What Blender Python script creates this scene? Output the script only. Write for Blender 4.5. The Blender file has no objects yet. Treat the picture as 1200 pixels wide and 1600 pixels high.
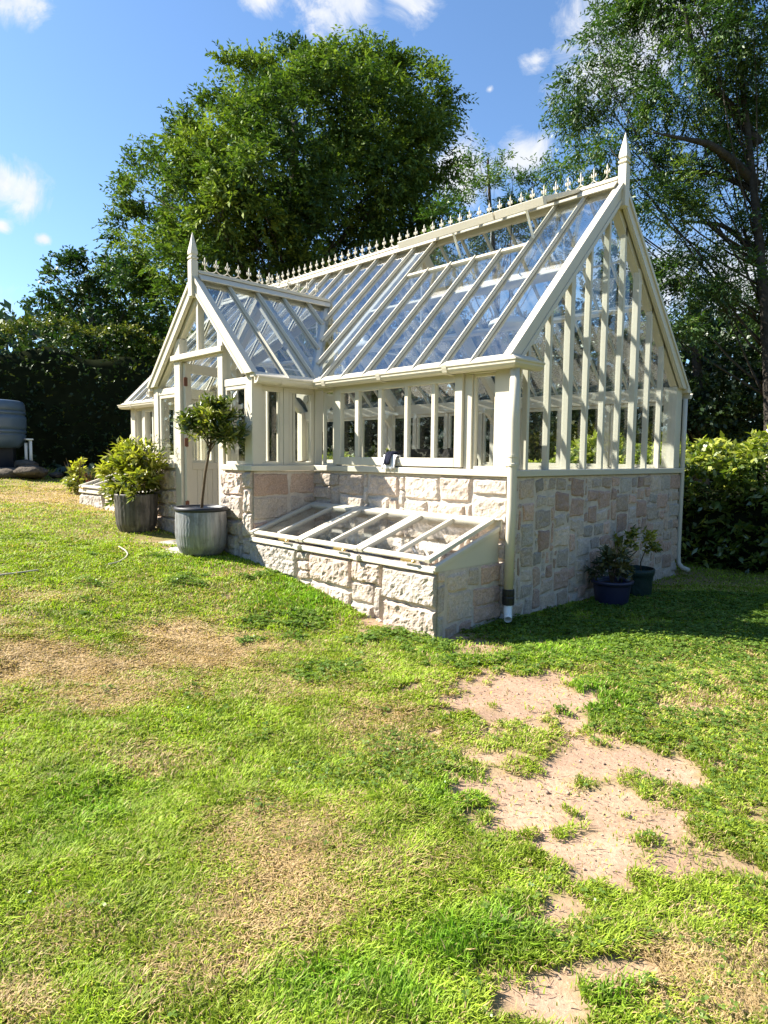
import bpy, bmesh, math
import numpy as np
from mathutils import Matrix, Vector
PI = math.pi
sc = bpy.context.scene
COL = sc.collection
rng = np.random.default_rng(7)

# ------------------------------------------------------------------ camera constants
CAM = np.array([3.53588, -5.02693, 0.15918])
YAW, PIT, ROL, FPX = 0.798532, -0.083327, 0.009904, 1028.2
def cam_axes():
    cy, sy = math.cos(YAW), math.sin(YAW)
    F = np.array([-sy, cy, 0.]); R = np.array([cy, sy, 0.]); U = np.array([0, 0, 1.])
    c, s = math.cos(PIT), math.sin(PIT)
    F2 = F*c + U*s; U2 = U*c - F*s
    c, s = math.cos(ROL), math.sin(ROL)
    return R*c + U2*s, U2*c - R*s, F2
CR, CU, CF = cam_axes()
def ray(px, py): return (px-600)/FPX*CR - (py-800)/FPX*CU + CF
def at(px, py, depth): return CAM + depth*ray(px, py)

# ------------------------------------------------------------------ noise
def _hash(i, j, k, s):
    h = (i*374761393 + j*668265263 + k*2147483647 + s*974711) & 0xFFFFFFFF
    h = ((h ^ (h >> 13))*1274126177) & 0xFFFFFFFF
    h = (h ^ (h >> 16)) & 0xFFFFFFFF
    return h/4294967295.0
def vnoise(x, y, z=None, s=0):
    x = np.asarray(x, float); y = np.asarray(y, float)
    z = np.zeros_like(x) if z is None else np.asarray(z, float)
    xi, yi, zi = np.floor(x).astype(np.int64), np.floor(y).astype(np.int64), np.floor(z).astype(np.int64)
    fx, fy, fz = x-xi, y-yi, z-zi
    fx, fy, fz = [f*f*(3-2*f) for f in (fx, fy, fz)]
    r = 0
    for a in (0, 1):
        for b in (0, 1):
            for c in (0, 1):
                w = (fx if a else 1-fx)*(fy if b else 1-fy)*(fz if c else 1-fz)
                r = r + w*_hash(xi+a, yi+b, zi+c, s)
    return r
def fbm(x, y, z=None, s=0, o=3):
    z = np.zeros_like(np.asarray(x, float)) if z is None else z
    r = 0; a = .5; t = 0
    for i in range(o):
        r = r + a*vnoise(x*2**i, y*2**i, z*2**i, s+i); t += a; a *= .5
    return r/t
def nrm(v):
    v = np.asarray(v, float); return v/np.maximum(np.linalg.norm(v, axis=-1, keepdims=True), 1e-9)

# ------------------------------------------------------------------ ground height
GX = np.array([-60, -20, -16, -12.5, -9.5, -8, -6.2, -5, -3.6, -2.9, -2.1, -1.42, -.7, 0, .3, 2, 4, 8, 20, 60])
GZ = np.array([.35, .1, -.12, -.36, -.58, -.68, -.74, -.86, -.965, -1.02, -1.12, -1.235, -1.34, -1.355, -1.375, -1.42, -1.45, -1.5, -1.6, -1.8])
def zg(x, y):
    x = np.asarray(x, float); y = np.asarray(y, float)
    r = 0
    for o in (-.5, -.25, 0, .25, .5): r = r + np.interp(x+o, GX, GZ)/5
    return r + (fbm(x*1.3, y*1.3, s=3)-.5)*.05 + (vnoise(x*5, y*5, s=9)-.5)*.018
def gp(px, py):
    d = ray(px, py); z = -1.3
    for _ in range(12):
        t = (z-CAM[2])/d[2]; p = CAM+t*d; z = .5*z+.5*float(zg(p[0], p[1]))
    t = (z-CAM[2])/d[2]; return CAM+t*d

# ------------------------------------------------------------------ materials
def mat(name):
    m = bpy.data.materials.new(name); m.use_nodes = True
    nt = m.node_tree; nt.nodes.clear()
    out = nt.nodes.new('ShaderNodeOutputMaterial')
    return m, nt, out
def node(nt, typ, **kw):
    n = nt.nodes.new(typ)
    for k, v in kw.items():
        if k.startswith('_'): setattr(n, k[1:], v)
        else: n.inputs[k.replace('__', ' ')].default_value = v
    return n
def ramp(nt, stops, fac):
    r = nt.nodes.new('ShaderNodeValToRGB')
    e = r.color_ramp.elements
    while len(e) < len(stops): e.new(.5)
    for i, (p, c) in enumerate(stops): e[i].position = p; e[i].color = (*c, 1)
    nt.links.new(fac, r.inputs[0]); return r.outputs[0]
def noise(nt, scale, detail=4, rough=.6, vec=None, dist=0):
    n = node(nt, 'ShaderNodeTexNoise', Scale=scale, Detail=detail, Roughness=rough, Distortion=dist)
    if vec is None:
        tc = nt.nodes.new('ShaderNodeNewGeometry'); vec = tc.outputs['Position']
    nt.links.new(vec, n.inputs['Vector']); return n.outputs[0]
def mixc(nt, a, b, fac, mode='MIX'):
    n = nt.nodes.new('ShaderNodeMix'); n.data_type = 'RGBA'; n.blend_type = mode
    for v, i in ((fac, 0), (a, 6), (b, 7)):
        if isinstance(v, (int, float)): n.inputs[i].default_value = v
        elif isinstance(v, tuple): n.inputs[i].default_value = (*v, 1)
        else: nt.links.new(v, n.inputs[i])
    return n.outputs[2]
def bump(nt, h, strength, dist):
    b = node(nt, 'ShaderNodeBump', Strength=strength, Distance=dist)
    nt.links.new(h, b.inputs['Height']); return b.outputs[0]
def principled(name, col, rough=.5, spec=.5, metal=0., var=.12, vscale=3., bumps=None, coat=0.):
    m, nt, out = mat(name)
    p = node(nt, 'ShaderNodeBsdfPrincipled', Roughness=rough, Metallic=metal)
    p.inputs['Specular IOR Level'].default_value = spec
    n = noise(nt, vscale, 5, .65)
    c = ramp(nt, [(.25, tuple(x*(1-var) for x in col)), (.75, tuple(min(1, x*(1+var)) for x in col))], n)
    nt.links.new(c, p.inputs['Base Color'])
    if bumps:
        nb = noise(nt, bumps[0], 4, .6); nt.links.new(bump(nt, nb, bumps[1], bumps[2]), p.inputs['Normal'])
    nt.links.new(p.outputs[0], out.inputs[0]); return m
def wood_paint(name, col):
    m, nt, out = mat(name)
    p = node(nt, 'ShaderNodeBsdfPrincipled', Roughness=.42)
    p.inputs['Specular IOR Level'].default_value = .4
    n1 = noise(nt, 1.7, 4, .6); n2 = noise(nt, 38, 3, .7)
    c = ramp(nt, [(.3, tuple(x*.93 for x in col)), (.7, col)], n1)
    c = mixc(nt, c, tuple(x*.72 for x in (col[0], col[1]*.97, col[2]*.9)), ramp(nt, [(.62, (0, 0, 0)), (.8, (.55, .55, .55))], n2))
    nt.links.new(c, p.inputs['Base Color'])
    nt.links.new(bump(nt, n2, .12, .003), p.inputs['Normal'])
    nt.links.new(p.outputs[0], out.inputs[0]); return m
def glass_mat(name, f0=.05, tint=(.97, .985, .98), dirt=.04):
    m, nt, out = mat(name)
    g = nt.nodes.new('ShaderNodeNewGeometry')
    dot = node(nt, 'ShaderNodeVectorMath', _operation='DOT_PRODUCT')
    nt.links.new(g.outputs['Incoming'], dot.inputs[0]); nt.links.new(g.outputs['Normal'], dot.inputs[1])
    def mth(op, a, b=None):
        n = node(nt, 'ShaderNodeMath', _operation=op)
        for i, v in enumerate((a, b)):
            if v is None: continue
            if isinstance(v, (int, float)): n.inputs[i].default_value = v
            else: nt.links.new(v, n.inputs[i])
        return n.outputs[0]
    a = mth('ABSOLUTE', dot.outputs['Value'])
    q = mth('POWER', mth('SUBTRACT', 1., a), 5.)
    f = mth('ADD', mth('MULTIPLY', q, 1-f0), f0)
    tr = node(nt, 'ShaderNodeBsdfTransparent', Color=(*tint, 1))
    gl = node(nt, 'ShaderNodeBsdfGlossy', Roughness=.012)
    bn = noise(nt, 1.1, 2, .5); nt.links.new(bump(nt, bn, .05, .02), gl.inputs['Normal'])
    mx = nt.nodes.new('ShaderNodeMixShader')
    nt.links.new(f, mx.inputs[0]); nt.links.new(tr.outputs[0], mx.inputs[1]); nt.links.new(gl.outputs[0], mx.inputs[2])
    df = node(nt, 'ShaderNodeBsdfDiffuse', Color=(.75, .76, .72, 1))
    dn = noise(nt, 5, 5, .7)
    dr = ramp(nt, [(.45, (0, 0, 0)), (.9, (dirt*3, dirt*3, dirt*3))], dn)
    m2 = nt.nodes.new('ShaderNodeMixShader')
    nt.links.new(dr, m2.inputs[0]); nt.links.new(mx.outputs[0], m2.inputs[1]); nt.links.new(df.outputs[0], m2.inputs[2])
    nt.links.new(m2.outputs[0], out.inputs[0]); return m
def leaf_mat(name, stops, trans=.35, gloss=.06, rough=.45):
    m, nt, out = mat(name)
    at_ = node(nt, 'ShaderNodeAttribute'); at_.attribute_name = 'tone'
    c = ramp(nt, stops, at_.outputs['Fac'])
    d = node(nt, 'ShaderNodeBsdfDiffuse'); t = node(nt, 'ShaderNodeBsdfTranslucent'); g = node(nt, 'ShaderNodeBsdfGlossy', Roughness=rough)
    nt.links.new(c, d.inputs[0])
    tc = mixc(nt, c, (1.0, 1.25, .45), 1., 'MULTIPLY'); nt.links.new(tc, t.inputs[0])
    g.inputs['Color'].default_value = (.8, .85, .8, 1)
    m1 = nt.nodes.new('ShaderNodeMixShader'); m1.inputs[0].default_value = trans
    nt.links.new(d.outputs[0], m1.inputs[1]); nt.links.new(t.outputs[0], m1.inputs[2])
    m2 = nt.nodes.new('ShaderNodeMixShader'); m2.inputs[0].default_value = gloss
    nt.links.new(m1.outputs[0], m2.inputs[1]); nt.links.new(g.outputs[0], m2.inputs[2])
    nt.links.new(m2.outputs[0], out.inputs[0]); return m
def attr_mat(name, rough=.9, scale=60, var=.35, trans=0., bumpd=.004, spec=.2, fleck=None):
    m, nt, out = mat(name)
    a = node(nt, 'ShaderNodeAttribute'); a.attribute_name = 'col'
    n = noise(nt, scale, 5, .75)
    c = mixc(nt, a.outputs['Color'], ramp(nt, [(.25, (1-var,)*3), (.75, (1+var,)*3)], n), 1., 'MULTIPLY')
    if fleck:
        v = noise(nt, fleck[0], 2, .5)
        c = mixc(nt, c, fleck[1], ramp(nt, [(fleck[2], (0, 0, 0)), (fleck[2]+.08, (.75, .75, .75))], v))
        v2 = noise(nt, fleck[0]*.8, 2, .5, dist=.4)
        c = mixc(nt, c, fleck[3], ramp(nt, [(1-fleck[2]-.1, (.6, .6, .6)), (1-fleck[2], (0, 0, 0))], v2))
    p = node(nt, 'ShaderNodeBsdfPrincipled', Roughness=rough); p.inputs['Specular IOR Level'].default_value = spec
    nt.links.new(c, p.inputs['Base Color'])
    if bumpd: nt.links.new(bump(nt, n, .7, bumpd), p.inputs['Normal'])
    if trans:
        t = node(nt, 'ShaderNodeBsdfTranslucent'); nt.links.new(mixc(nt, c, (1.05, 1.2, .5), 1., 'MULTIPLY'), t.inputs[0])
        mx = nt.nodes.new('ShaderNodeMixShader'); mx.inputs[0].default_value = trans
        nt.links.new(p.outputs[0], mx.inputs[1]); nt.links.new(t.outputs[0], mx.inputs[2]); nt.links.new(mx.outputs[0], out.inputs[0])
    else: nt.links.new(p.outputs[0], out.inputs[0])
    return m

M = {}
M['paint'] = wood_paint('cream_paint', (.61, .565, .455))
M['white'] = principled('white_enamel', (.8, .8, .76), .3, var=.03)
M['glass'] = glass_mat('clear_glass', f0=.03, dirt=.003)
M['lidglass'] = glass_mat('dusty_lid_glass', f0=.06, dirt=.02)
M['roofglass'] = glass_mat('roof_glass', f0=.19, tint=(.94, .97, .98), dirt=.018)
M['stone'] = attr_mat('granite', .92, 50, .42, bumpd=.009, fleck=(160, (.12, .10, .10), .64, (.78, .72, .68)))
M['mortar'] = principled('lime_mortar', (.56, .50, .43), .95, .1, var=.15, vscale=20, bumps=(90, .6, .006))
M['mortardark'] = principled('weathered_mortar', (.58, .50, .42), .95, .1, var=.25, vscale=14, bumps=(60, .8, .01))
M['metal'] = principled('grey_metal', (.5, .5, .48), .35, metal=1.)
M['brass'] = principled('brass', (.62, .43, .16), .35, metal=.8)
M['rust'] = principled('rusty_hinge', (.16, .06, .03), .7, var=.3, vscale=60)
M['rubber_barshade'] = principled('black_rubber_and_bar_shade', (.012, .012, .012), .45, bumps=(60, .5, .01))  # rubber on the pipe connector; painted shade line under the roof bars
M['bark'] = principled('bark', (.09, .075, .06), .95, .1, var=.5, vscale=9, bumps=(18, 1., .04))
M['barkgrey'] = principled('grey_bark', (.055, .048, .04), .95, .1, var=.5, vscale=7, bumps=(16, 1., .03))
M['stem'] = principled('stem', (.10, .07, .04), .8, .2, var=.3, vscale=30)
M['redstem'] = principled('red_stem', (.25, .09, .07), .7, .2, var=.3, vscale=30)
M['soil'] = principled('soil', (.06, .042, .03), 1., .05, var=.4, vscale=25, bumps=(40, 1., .02))
M['slab'] = principled('paving_stone', (.36, .33, .29), .9, .1, var=.2, vscale=8, bumps=(50, .5, .006))
M['rock'] = principled('rock', (.10, .085, .068), .95, .1, var=.4, vscale=7, bumps=(22, 1., .03))
M['wicker'] = principled('dark_wicker', (.035, .03, .028), .55, .4, var=.3, vscale=80, bumps=(150, 1., .006))
M['cushion'] = principled('cushion', (.30, .29, .27), .9, .1, var=.1)
M['navycloth'] = principled('navy_cloth', (.012, .015, .03), .85, .1, var=.3, vscale=40)
M['whitecloth'] = principled('white_cloth', (.72, .73, .75), .9, .1, var=.06)
M['bluepot'] = principled('blue_plastic', (.018, .02, .055), .35, .5, var=.15)
M['greenbag'] = principled('green_plastic', (.008, .03, .028), .5, .4, var=.3, vscale=6, bumps=(14, 1., .02))
M['butt'] = principled('butt_plastic', (.08, .122, .18), .38, .5, var=.12)
M['darkplastic'] = principled('dark_plastic', (.02, .022, .03), .5, .4)
M['hose'] = principled('pale_hose', (.45, .42, .33), .5, .4)
def zinc(name, dark):
    m, nt, out = mat(name)
    p = node(nt, 'ShaderNodeBsdfPrincipled', Roughness=.52, Metallic=.55)
    g = nt.nodes.new('ShaderNodeNewGeometry')
    mp = node(nt, 'ShaderNodeMapping', Scale=(9, 9, .8)); nt.links.new(g.outputs['Position'], mp.inputs['Vector'])
    n = noise(nt, 2.2, 6, .7, mp.outputs[0], .4); n2 = noise(nt, 5, 4, .6)
    c = ramp(nt, [(.3, (.17, .17, .17) if not dark else (.05, .045, .04)), (.55, (.30, .31, .32) if not dark else (.13, .12, .11)), (.75, (.44, .45, .45) if not dark else (.32, .30, .27))], n)
    c = mixc(nt, c, (.10, .10, .10) if not dark else (.03, .028, .026), ramp(nt, [(.55, (0, 0, 0)), (.7, (.6, .6, .6))], n2))
    nt.links.new(c, p.inputs['Base Color']); nt.links.new(ramp(nt, [(.3, (.42,)*3), (.7, (.68,)*3)], n2), p.inputs['Roughness'])
    nt.links.new(p.outputs[0], out.inputs[0]); return m
M['zinc'] = zinc('galvanised_zinc', False); M['zincdark'] = zinc('weathered_tub', True)
M['ground'] = attr_mat('lawn_ground', 1., 42, .32, bumpd=.008, spec=.05, fleck=(75, (.10, .075, .05), .66, (.52, .42, .32)))
M['grass'] = attr_mat('grass_blades', .55, 25, .18, trans=.38, bumpd=0, spec=.25)
M['l_ash'] = leaf_mat('ash_leaf', [(0, (.03, .06, .015)), (.5, (.095, .15, .027)), (1, (.25, .30, .05))], .26, .025, .6)
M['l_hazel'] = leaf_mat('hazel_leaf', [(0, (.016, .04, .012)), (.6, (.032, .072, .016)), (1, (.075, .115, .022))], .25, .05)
M['l_willow'] = leaf_mat('willow_leaf', [(0, (.02, .048, .014)), (.6, (.055, .11, .024)), (1, (.16, .21, .045))], .30, .045, .5)
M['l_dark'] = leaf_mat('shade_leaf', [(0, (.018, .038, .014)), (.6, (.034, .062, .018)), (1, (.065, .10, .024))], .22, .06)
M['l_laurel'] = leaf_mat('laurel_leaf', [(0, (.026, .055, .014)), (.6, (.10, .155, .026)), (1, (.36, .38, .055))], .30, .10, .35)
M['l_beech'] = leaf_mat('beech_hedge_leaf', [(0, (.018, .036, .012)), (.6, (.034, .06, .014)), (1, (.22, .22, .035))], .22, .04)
M['l_bay'] = leaf_mat('bay_leaf', [(0, (.04, .07, .012)), (.6, (.13, .16, .02)), (1, (.40, .38, .06))], .3, .10, .35)
M['l_shrub'] = leaf_mat('shrub_leaf', [(0, (.09, .12, .02)), (.6, (.28, .28, .035)), (1, (.52, .47, .08))], .35, .06, .4)
M['l_olive'] = leaf_mat('olive_leaf', [(0, (.03, .045, .016)), (.6, (.075, .085, .025)), (1, (.15, .13, .035))], .25, .08)
M['l_clover'] = leaf_mat('clover_leaf', [(0, (.07, .13, .02)), (.6, (.12, .20, .03)), (1, (.20, .27, .05))], .35, .03)
M['core'] = principled('light_blocking_core', (.016, .02, .010), 1., 0., var=.4, vscale=5)

# ------------------------------------------------------------------ mesh builder
class MB:
    def __init__(s): s.v = []; s.f = []; s.n = 0; s.c = []
    def add(s, verts, faces, mi=0, col=None):
        verts = np.asarray(verts, float).reshape(-1, 3)
        s.v.append(verts)
        for f in faces: s.f.append((tuple(int(i)+s.n for i in f), mi))
        s.c.append(np.tile(np.array(col if col is not None else (1, 1, 1), float), (len(verts), 1)) if np.ndim(col) < 2 else np.asarray(col))
        s.n += len(verts)
    def hexa(s, p, mi=0, col=None):
        s.add(p, [(0, 3, 2, 1), (4, 5, 6, 7), (0, 1, 5, 4), (1, 2, 6, 5), (2, 3, 7, 6), (3, 0, 4, 7)], mi, col)
    def box(s, x0, x1, y0, y1, z0, z1, mi=0, col=None):
        x0, x1 = min(x0, x1), max(x0, x1); y0, y1 = min(y0, y1), max(y0, y1)
        s.hexa([(x0, y0, z0), (x1, y0, z0), (x1, y1, z0), (x0, y1, z0), (x0, y0, z1), (x1, y0, z1), (x1, y1, z1), (x0, y1, z1)], mi, col)
    def beam(s, a, b, w, h, up=(0, 0, 1), off=0., mi=0):
        a = np.asarray(a, float); b = np.asarray(b, float); d = nrm(b-a)
        sd = nrm(np.cross(d, up)); u = np.cross(sd, d)
        a = a+u*off; b = b+u*off
        q = [a-sd*w/2-u*h/2, a+sd*w/2-u*h/2, b+sd*w/2-u*h/2, b-sd*w/2-u*h/2]
        s.hexa(q+[p+u*h for p in q], mi)
    def prism(s, poly, ext, mi=0):
        poly = np.asarray(poly, float); n = len(poly); ext = np.asarray(ext, float)
        nv = np.zeros(3)
        for i in range(n): nv += np.cross(poly[i], poly[(i+1) % n])
        if nv@ext > 0: poly = poly[::-1]
        f = [tuple(range(n)), tuple(range(2*n-1, n-1, -1))]+[(i, i+n, (i+1) % n+n, (i+1) % n) for i in range(n)]
        f = [f[0], f[1]]+[(a, d, c, b)[::-1] if False else (a, b, c, d) for a, b, c, d in f[2:]]
        s.add(np.vstack([poly, poly+ext]), f, mi)
    def tube(s, path, rad, n=8, mi=0, cap=True):
        path = np.asarray(path, float); m = len(path); rad = np.broadcast_to(rad, (m,)) if np.ndim(rad) == 0 else np.asarray(rad)
        t = nrm(np.gradient(path, axis=0)); ref = np.array([0, 0, 1.]) if abs(t[0][2]) < .9 else np.array([1., 0, 0])
        u = nrm(np.cross(t[0], ref)); vs = []
        for i in range(m):
            u = nrm(u-t[i]*(u@t[i])); w = np.cross(t[i], u)
            a = np.arange(n)*2*PI/n
            vs.append(path[i]+rad[i]*(np.cos(a)[:, None]*u+np.sin(a)[:, None]*w))
        f = [(i*n+j, i*n+(j+1) % n, (i+1)*n+(j+1) % n, (i+1)*n+j) for i in range(m-1) for j in range(n)]
        if cap: f += [tuple(range(n-1, -1, -1)), tuple((m-1)*n+j for j in range(n))]
        s.add(np.vstack(vs), f, mi)
    def lathe(s, prof, c, n=32, mi=0, rip=0., ripn=0, rz=None):
        c = np.asarray(c, float); vs = []; a = np.arange(n)*2*PI/n
        for r, z in prof:
            rr = r*np.ones(n)
            if rip and (rz is None or rz[0] < z < rz[1]): rr = rr+rip*np.cos(a*ripn+(np.sin((z-rz[0])*60)*1.2 if rz and z > .5*(rz[0]+rz[1]) else 0))
            vs.append(np.stack([c[0]+rr*np.cos(a), c[1]+rr*np.sin(a), np.full(n, c[2]+z)], 1))
        m = len(prof)
        f = [(i*n+j, i*n+(j+1) % n, (i+1)*n+(j+1) % n, (i+1)*n+j) for i in range(m-1) for j in range(n)]
        f += [tuple(range(n-1, -1, -1)), tuple((m-1)*n+j for j in range(n))]
        s.add(np.vstack(vs), f, mi)
    def stack(s, cx, cy, prof, mi=0):
        vs = []
        for h, z in prof: vs += [(cx-h, cy-h, z), (cx+h, cy-h, z), (cx+h, cy+h, z), (cx-h, cy+h, z)]
        m = len(prof)
        f = [(i*4+j, i*4+(j+1) % 4, (i+1)*4+(j+1) % 4, (i+1)*4+j) for i in range(m-1) for j in range(4)]
        f += [(3, 2, 1, 0), tuple((m-1)*4+j for j in range(4))]
        s.add(vs, f, mi)
    def build(s, name, mats, parent=None, bev=0., smooth=False, col=False):
        me = bpy.data.meshes.new(name)
        V = np.vstack(s.v)
        me.from_pydata(V.tolist(), [], [f for f, _ in s.f])
        me.polygons.foreach_set('material_index', np.array([m for _, m in s.f], dtype=np.int32))
        if col:
            a = me.attributes.new('col', 'FLOAT_COLOR', 'POINT')
            C = np.ones((len(V), 4)); C[:, :3] = np.vstack(s.c); a.data.foreach_set('color', C.ravel())
        if bev:
            bm = bmesh.new(); bm.from_mesh(me)
            bmesh.ops.bevel(bm, geom=list(bm.edges), offset=bev, segments=1, affect='EDGES', clamp_overlap=True)
            bm.to_mesh(me); bm.free()
        if smooth: me.polygons.foreach_set('use_smooth', np.ones(len(me.polygons), dtype=bool))
        return link(name, me, mats, parent)
ROOTLOC = {}
def link(name, me, mats, parent):
    for m in (mats if isinstance(mats, (list, tuple)) else [mats]): me.materials.append(M[m] if isinstance(m, str) else m)
    o = bpy.data.objects.new(name, me); COL.objects.link(o)
    if parent is not None:
        o.parent = parent
        if parent.name in ROOTLOC: o.matrix_parent_inverse = Matrix.Translation(-Vector(ROOTLOC[parent.name]))
    return o
def bigmesh(name, V, Q, T, mats, parent=None, tone=None, col=None, smooth=False):
    """V (n,3); Q (m,4) quads; T (k,3) triangles, as numpy arrays."""
    me = bpy.data.meshes.new(name)
    nq, nt_ = len(Q), len(T)
    me.vertices.add(len(V)); me.vertices.foreach_set('co', np.ascontiguousarray(V, dtype=np.float32).ravel())
    me.loops.add(nq*4+nt_*3)
    me.loops.foreach_set('vertex_index', np.concatenate([np.asarray(Q).ravel(), np.asarray(T).ravel()]).astype(np.int32))
    me.polygons.add(nq+nt_)
    me.polygons.foreach_set('loop_start', np.concatenate([np.arange(nq)*4, nq*4+np.arange(nt_)*3]).astype(np.int32))
    if smooth: me.polygons.foreach_set('use_smooth', np.ones(nq+nt_, dtype=bool))
    if tone is not None:
        a = me.attributes.new('tone', 'FLOAT', 'POINT'); a.data.foreach_set('value', np.asarray(tone, dtype=np.float32))
    if col is not None:
        a = me.attributes.new('col', 'FLOAT_COLOR', 'POINT')
        C = np.ones((len(V), 4), dtype=np.float32); C[:, :3] = col; a.data.foreach_set('color', C.ravel())
    me.update(calc_edges=True); me.validate()
    return link(name, me, mats, parent)
def tag(o, label=None, cat=None, group=None, kind=None):
    if label: o['label'] = label
    if cat: o['category'] = cat
    if group: o['group'] = group
    if kind: o['kind'] = kind
    return o
def thing(name, label, cat, loc, group=None):
    o = bpy.data.objects.new(name, None); COL.objects.link(o); o.empty_display_size = .2
    o.location = [float(x) for x in loc]; ROOTLOC[o.name] = [float(x) for x in loc]
    return tag(o, label, cat, group)

# ------------------------------------------------------------------ foliage
def leaves(name, P, D, N, L, W, tone, m, parent=None, fold=.12):
    D = nrm(D); S = nrm(np.cross(D, N)); N2 = np.cross(S, D)
    L = np.asarray(L)[:, None]; W = np.asarray(W)[:, None]
    V = np.stack([P, P+D*L*.5+S*W*.5+N2*W*fold, P+D*L-N2*L*.1, P+D*L*.5-S*W*.5+N2*W*fold], 1).reshape(-1, 3)
    n = len(P); Q = np.arange(n*4).reshape(n, 4)
    return bigmesh(name, V, Q, np.zeros((0, 3), int), m, parent, tone=np.repeat(np.clip(tone, 0, 1), 4))
def twig_leaves(P0, TD, tl, nl, ll, lw, droop, r, tvar=.25, tbase=None):
    """pinnate sprays: twig origins P0, directions TD; returns leaf arrays"""
    n = len(P0); TD = nrm(TD)
    side = nrm(np.cross(TD, nrm(r.normal(size=(n, 3))+np.array([0, 0, 1.5]))))
    t = (np.arange(nl)+.5)/nl
    tlv = tl*r.uniform(.6, 1.3, n)
    pos = P0[:, None]+TD[:, None]*(tlv[:, None]*t)[:, :, None]
    pos[:, :, 2] -= droop*(tlv[:, None]*t**2)
    sg = np.where(np.arange(nl) % 2 == 0, 1., -1.)
    d = TD[:, None]*.75+side[:, None]*sg[None, :, None]*.8+r.normal(size=(n, nl, 3))*.28
    d[:, :, 2] -= droop*.8
    N = nrm(np.array([0, 0, 1.])+r.normal(size=(n, nl, 3))*.55)
    L = ll*r.uniform(.65, 1.25, (n, nl)); W = lw*r.uniform(.7, 1.2, (n, nl))
    base = r.normal(.5, tvar*.8, n) if tbase is None else tbase+r.normal(0, tvar*.5, n)
    tone = base[:, None]+r.normal(0, tvar*.5, (n, nl))
    return [a.reshape(-1, *a.shape[2:]) for a in (pos, d, N, L, W, tone)]
def crown(lumps, per_area, tl, nl, ll, lw, droop, seed, up=.35, inner=.45, squash=.85, tvar=.25, clump=16, csize=.30):
    r = np.random.default_rng(seed); out = []
    for c, rad in lumps:
        n = max(12, int(per_area*rad*rad))
        nk = max(3, n//clump)
        dk = nrm(r.normal(size=(nk, 3))); kk = 1+.45*(fbm(dk[:, 0]*2.2+c[0]*3, dk[:, 1]*2.2+c[1]*3, dk[:, 2]*2.2+c[2], s=seed % 97)-.5)*2
        qk = inner+(1-inner)*r.random(nk)**.6
        ck = dk*(rad*kk*qk)[:, None]*np.array([1, 1, squash]); rk = rad*csize*r.uniform(.6, 1.3, nk); tk = r.normal(0, tvar*.45, nk)
        j = r.integers(0, nk, n); g = r.normal(size=(n, 3)); g = nrm(g)*(r.random(n)**.5)[:, None]
        off = g*rk[j][:, None]*np.array([1, 1, .7])
        P0 = np.asarray(c)+ck[j]+off; d = nrm(ck[j]/rad+off/rad*1.2+1e-6)
        td = d*.7+g*.8+np.array([0, 0, up])+r.normal(size=(n, 3))*.3
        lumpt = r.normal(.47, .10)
        out.append(twig_leaves(P0, td, tl, nl, ll, lw, droop, r, tvar, lumpt+np.clip(d[:, 2], -.5, 1)*.10+tk[j]+r.normal(0, tvar*.3, n)))  # tone rises upward: light from above put into the leaf colour
    return [np.concatenate([o[i] for o in out]) for i in range(6)]
def limb_paths(M_, base, top, lumps, r0, r, n=7, frac=(.25, .95), thin=.12):
    base = np.asarray(base, float); top = np.asarray(top, float)
    t = np.linspace(0, 1, 9)[:, None]
    tr = base+(top-base)*t+np.stack([np.sin(t[:, 0]*4)*.12, np.cos(t[:, 0]*3)*.1-.1, 0*t[:, 0]], 1)
    rr = r0*(1-t[:, 0]*.72); rr[0] *= 1.5; rr[1] *= 1.12
    M_[0].tube(tr, rr, 10)
    for c, rad in lumps:
        f = np.clip((c[2]-base[2])/(top[2]-base[2])*.62, *frac)
        a = base+(top-base)*f; b = np.asarray(c)+nrm(r.normal(size=3))*rad*.15
        tt = np.linspace(0, 1, n)[:, None]
        mid = (a+b)/2+np.array([0, 0, -.08*np.linalg.norm(b-a)])+r.normal(size=3)*.08*np.linalg.norm(b-a)
        path = a*(1-tt)**2+2*mid*tt*(1-tt)+b*tt**2
        ra = r0*thin*(1.9-1.1*f)
        M_[1].tube(path, np.linspace(ra, ra*.22, n), 6)
        for _ in range(4):
            e = np.asarray(c)+nrm(r.normal(size=3))*rad*.85; s0 = path[n-1-r.integers(1, 3)]
            M_[1].tube([s0, (s0+e)/2+r.normal(size=3)*.08*rad, e], [ra*.3, ra*.18, ra*.06], 4)
def tree(name, label, lumps_px, depth, spread, base_px, r0, lm, bark, seed, per_area, tl, nl, ll, lw, droop, toppx, group=None, boughs=(), **kw):
    r = np.random.default_rng(seed)
    lumps = []
    for q in lumps_px:
        px, py, rp = q[:3]; dd = depth+(q[3] if len(q) > 3 else r.uniform(-spread, spread))
        lumps.append((at(px, py, dd), rp/FPX*dd))
    b = at(base_px, 800, depth); b[2] = float(zg(b[0], b[1]))-.1
    top = at(toppx[0], toppx[1], depth)
    root = thing(name, label, 'tree', b, group)
    mt, ml = MB(), MB()
    limb_paths((mt, ml), b, top, lumps, r0, r, frac=(.3, .97))
    for bo in boughs:
        pts = np.array([at(*q[:3]) for q in bo]); rr = [q[3] for q in bo]; t = np.linspace(0, len(pts)-1, len(pts)*5)
        pa = np.stack([np.interp(t, np.arange(len(pts)), pts[:, k]) for k in range(3)], 1)
        for _ in range(3): pa[1:-1] = (pa[:-2]+2*pa[1:-1]+pa[2:])/4
        ml.tube(pa, np.interp(t, np.arange(len(pts)), rr), 8)
    mt.build('trunk', bark, root, smooth=True); ml.build('limbs', bark, root, smooth=True)
    a = crown(lumps, per_area, tl, nl, ll, lw, droop, seed, **kw)
    leaves('crown', *a, lm, root)
    return root

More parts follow.
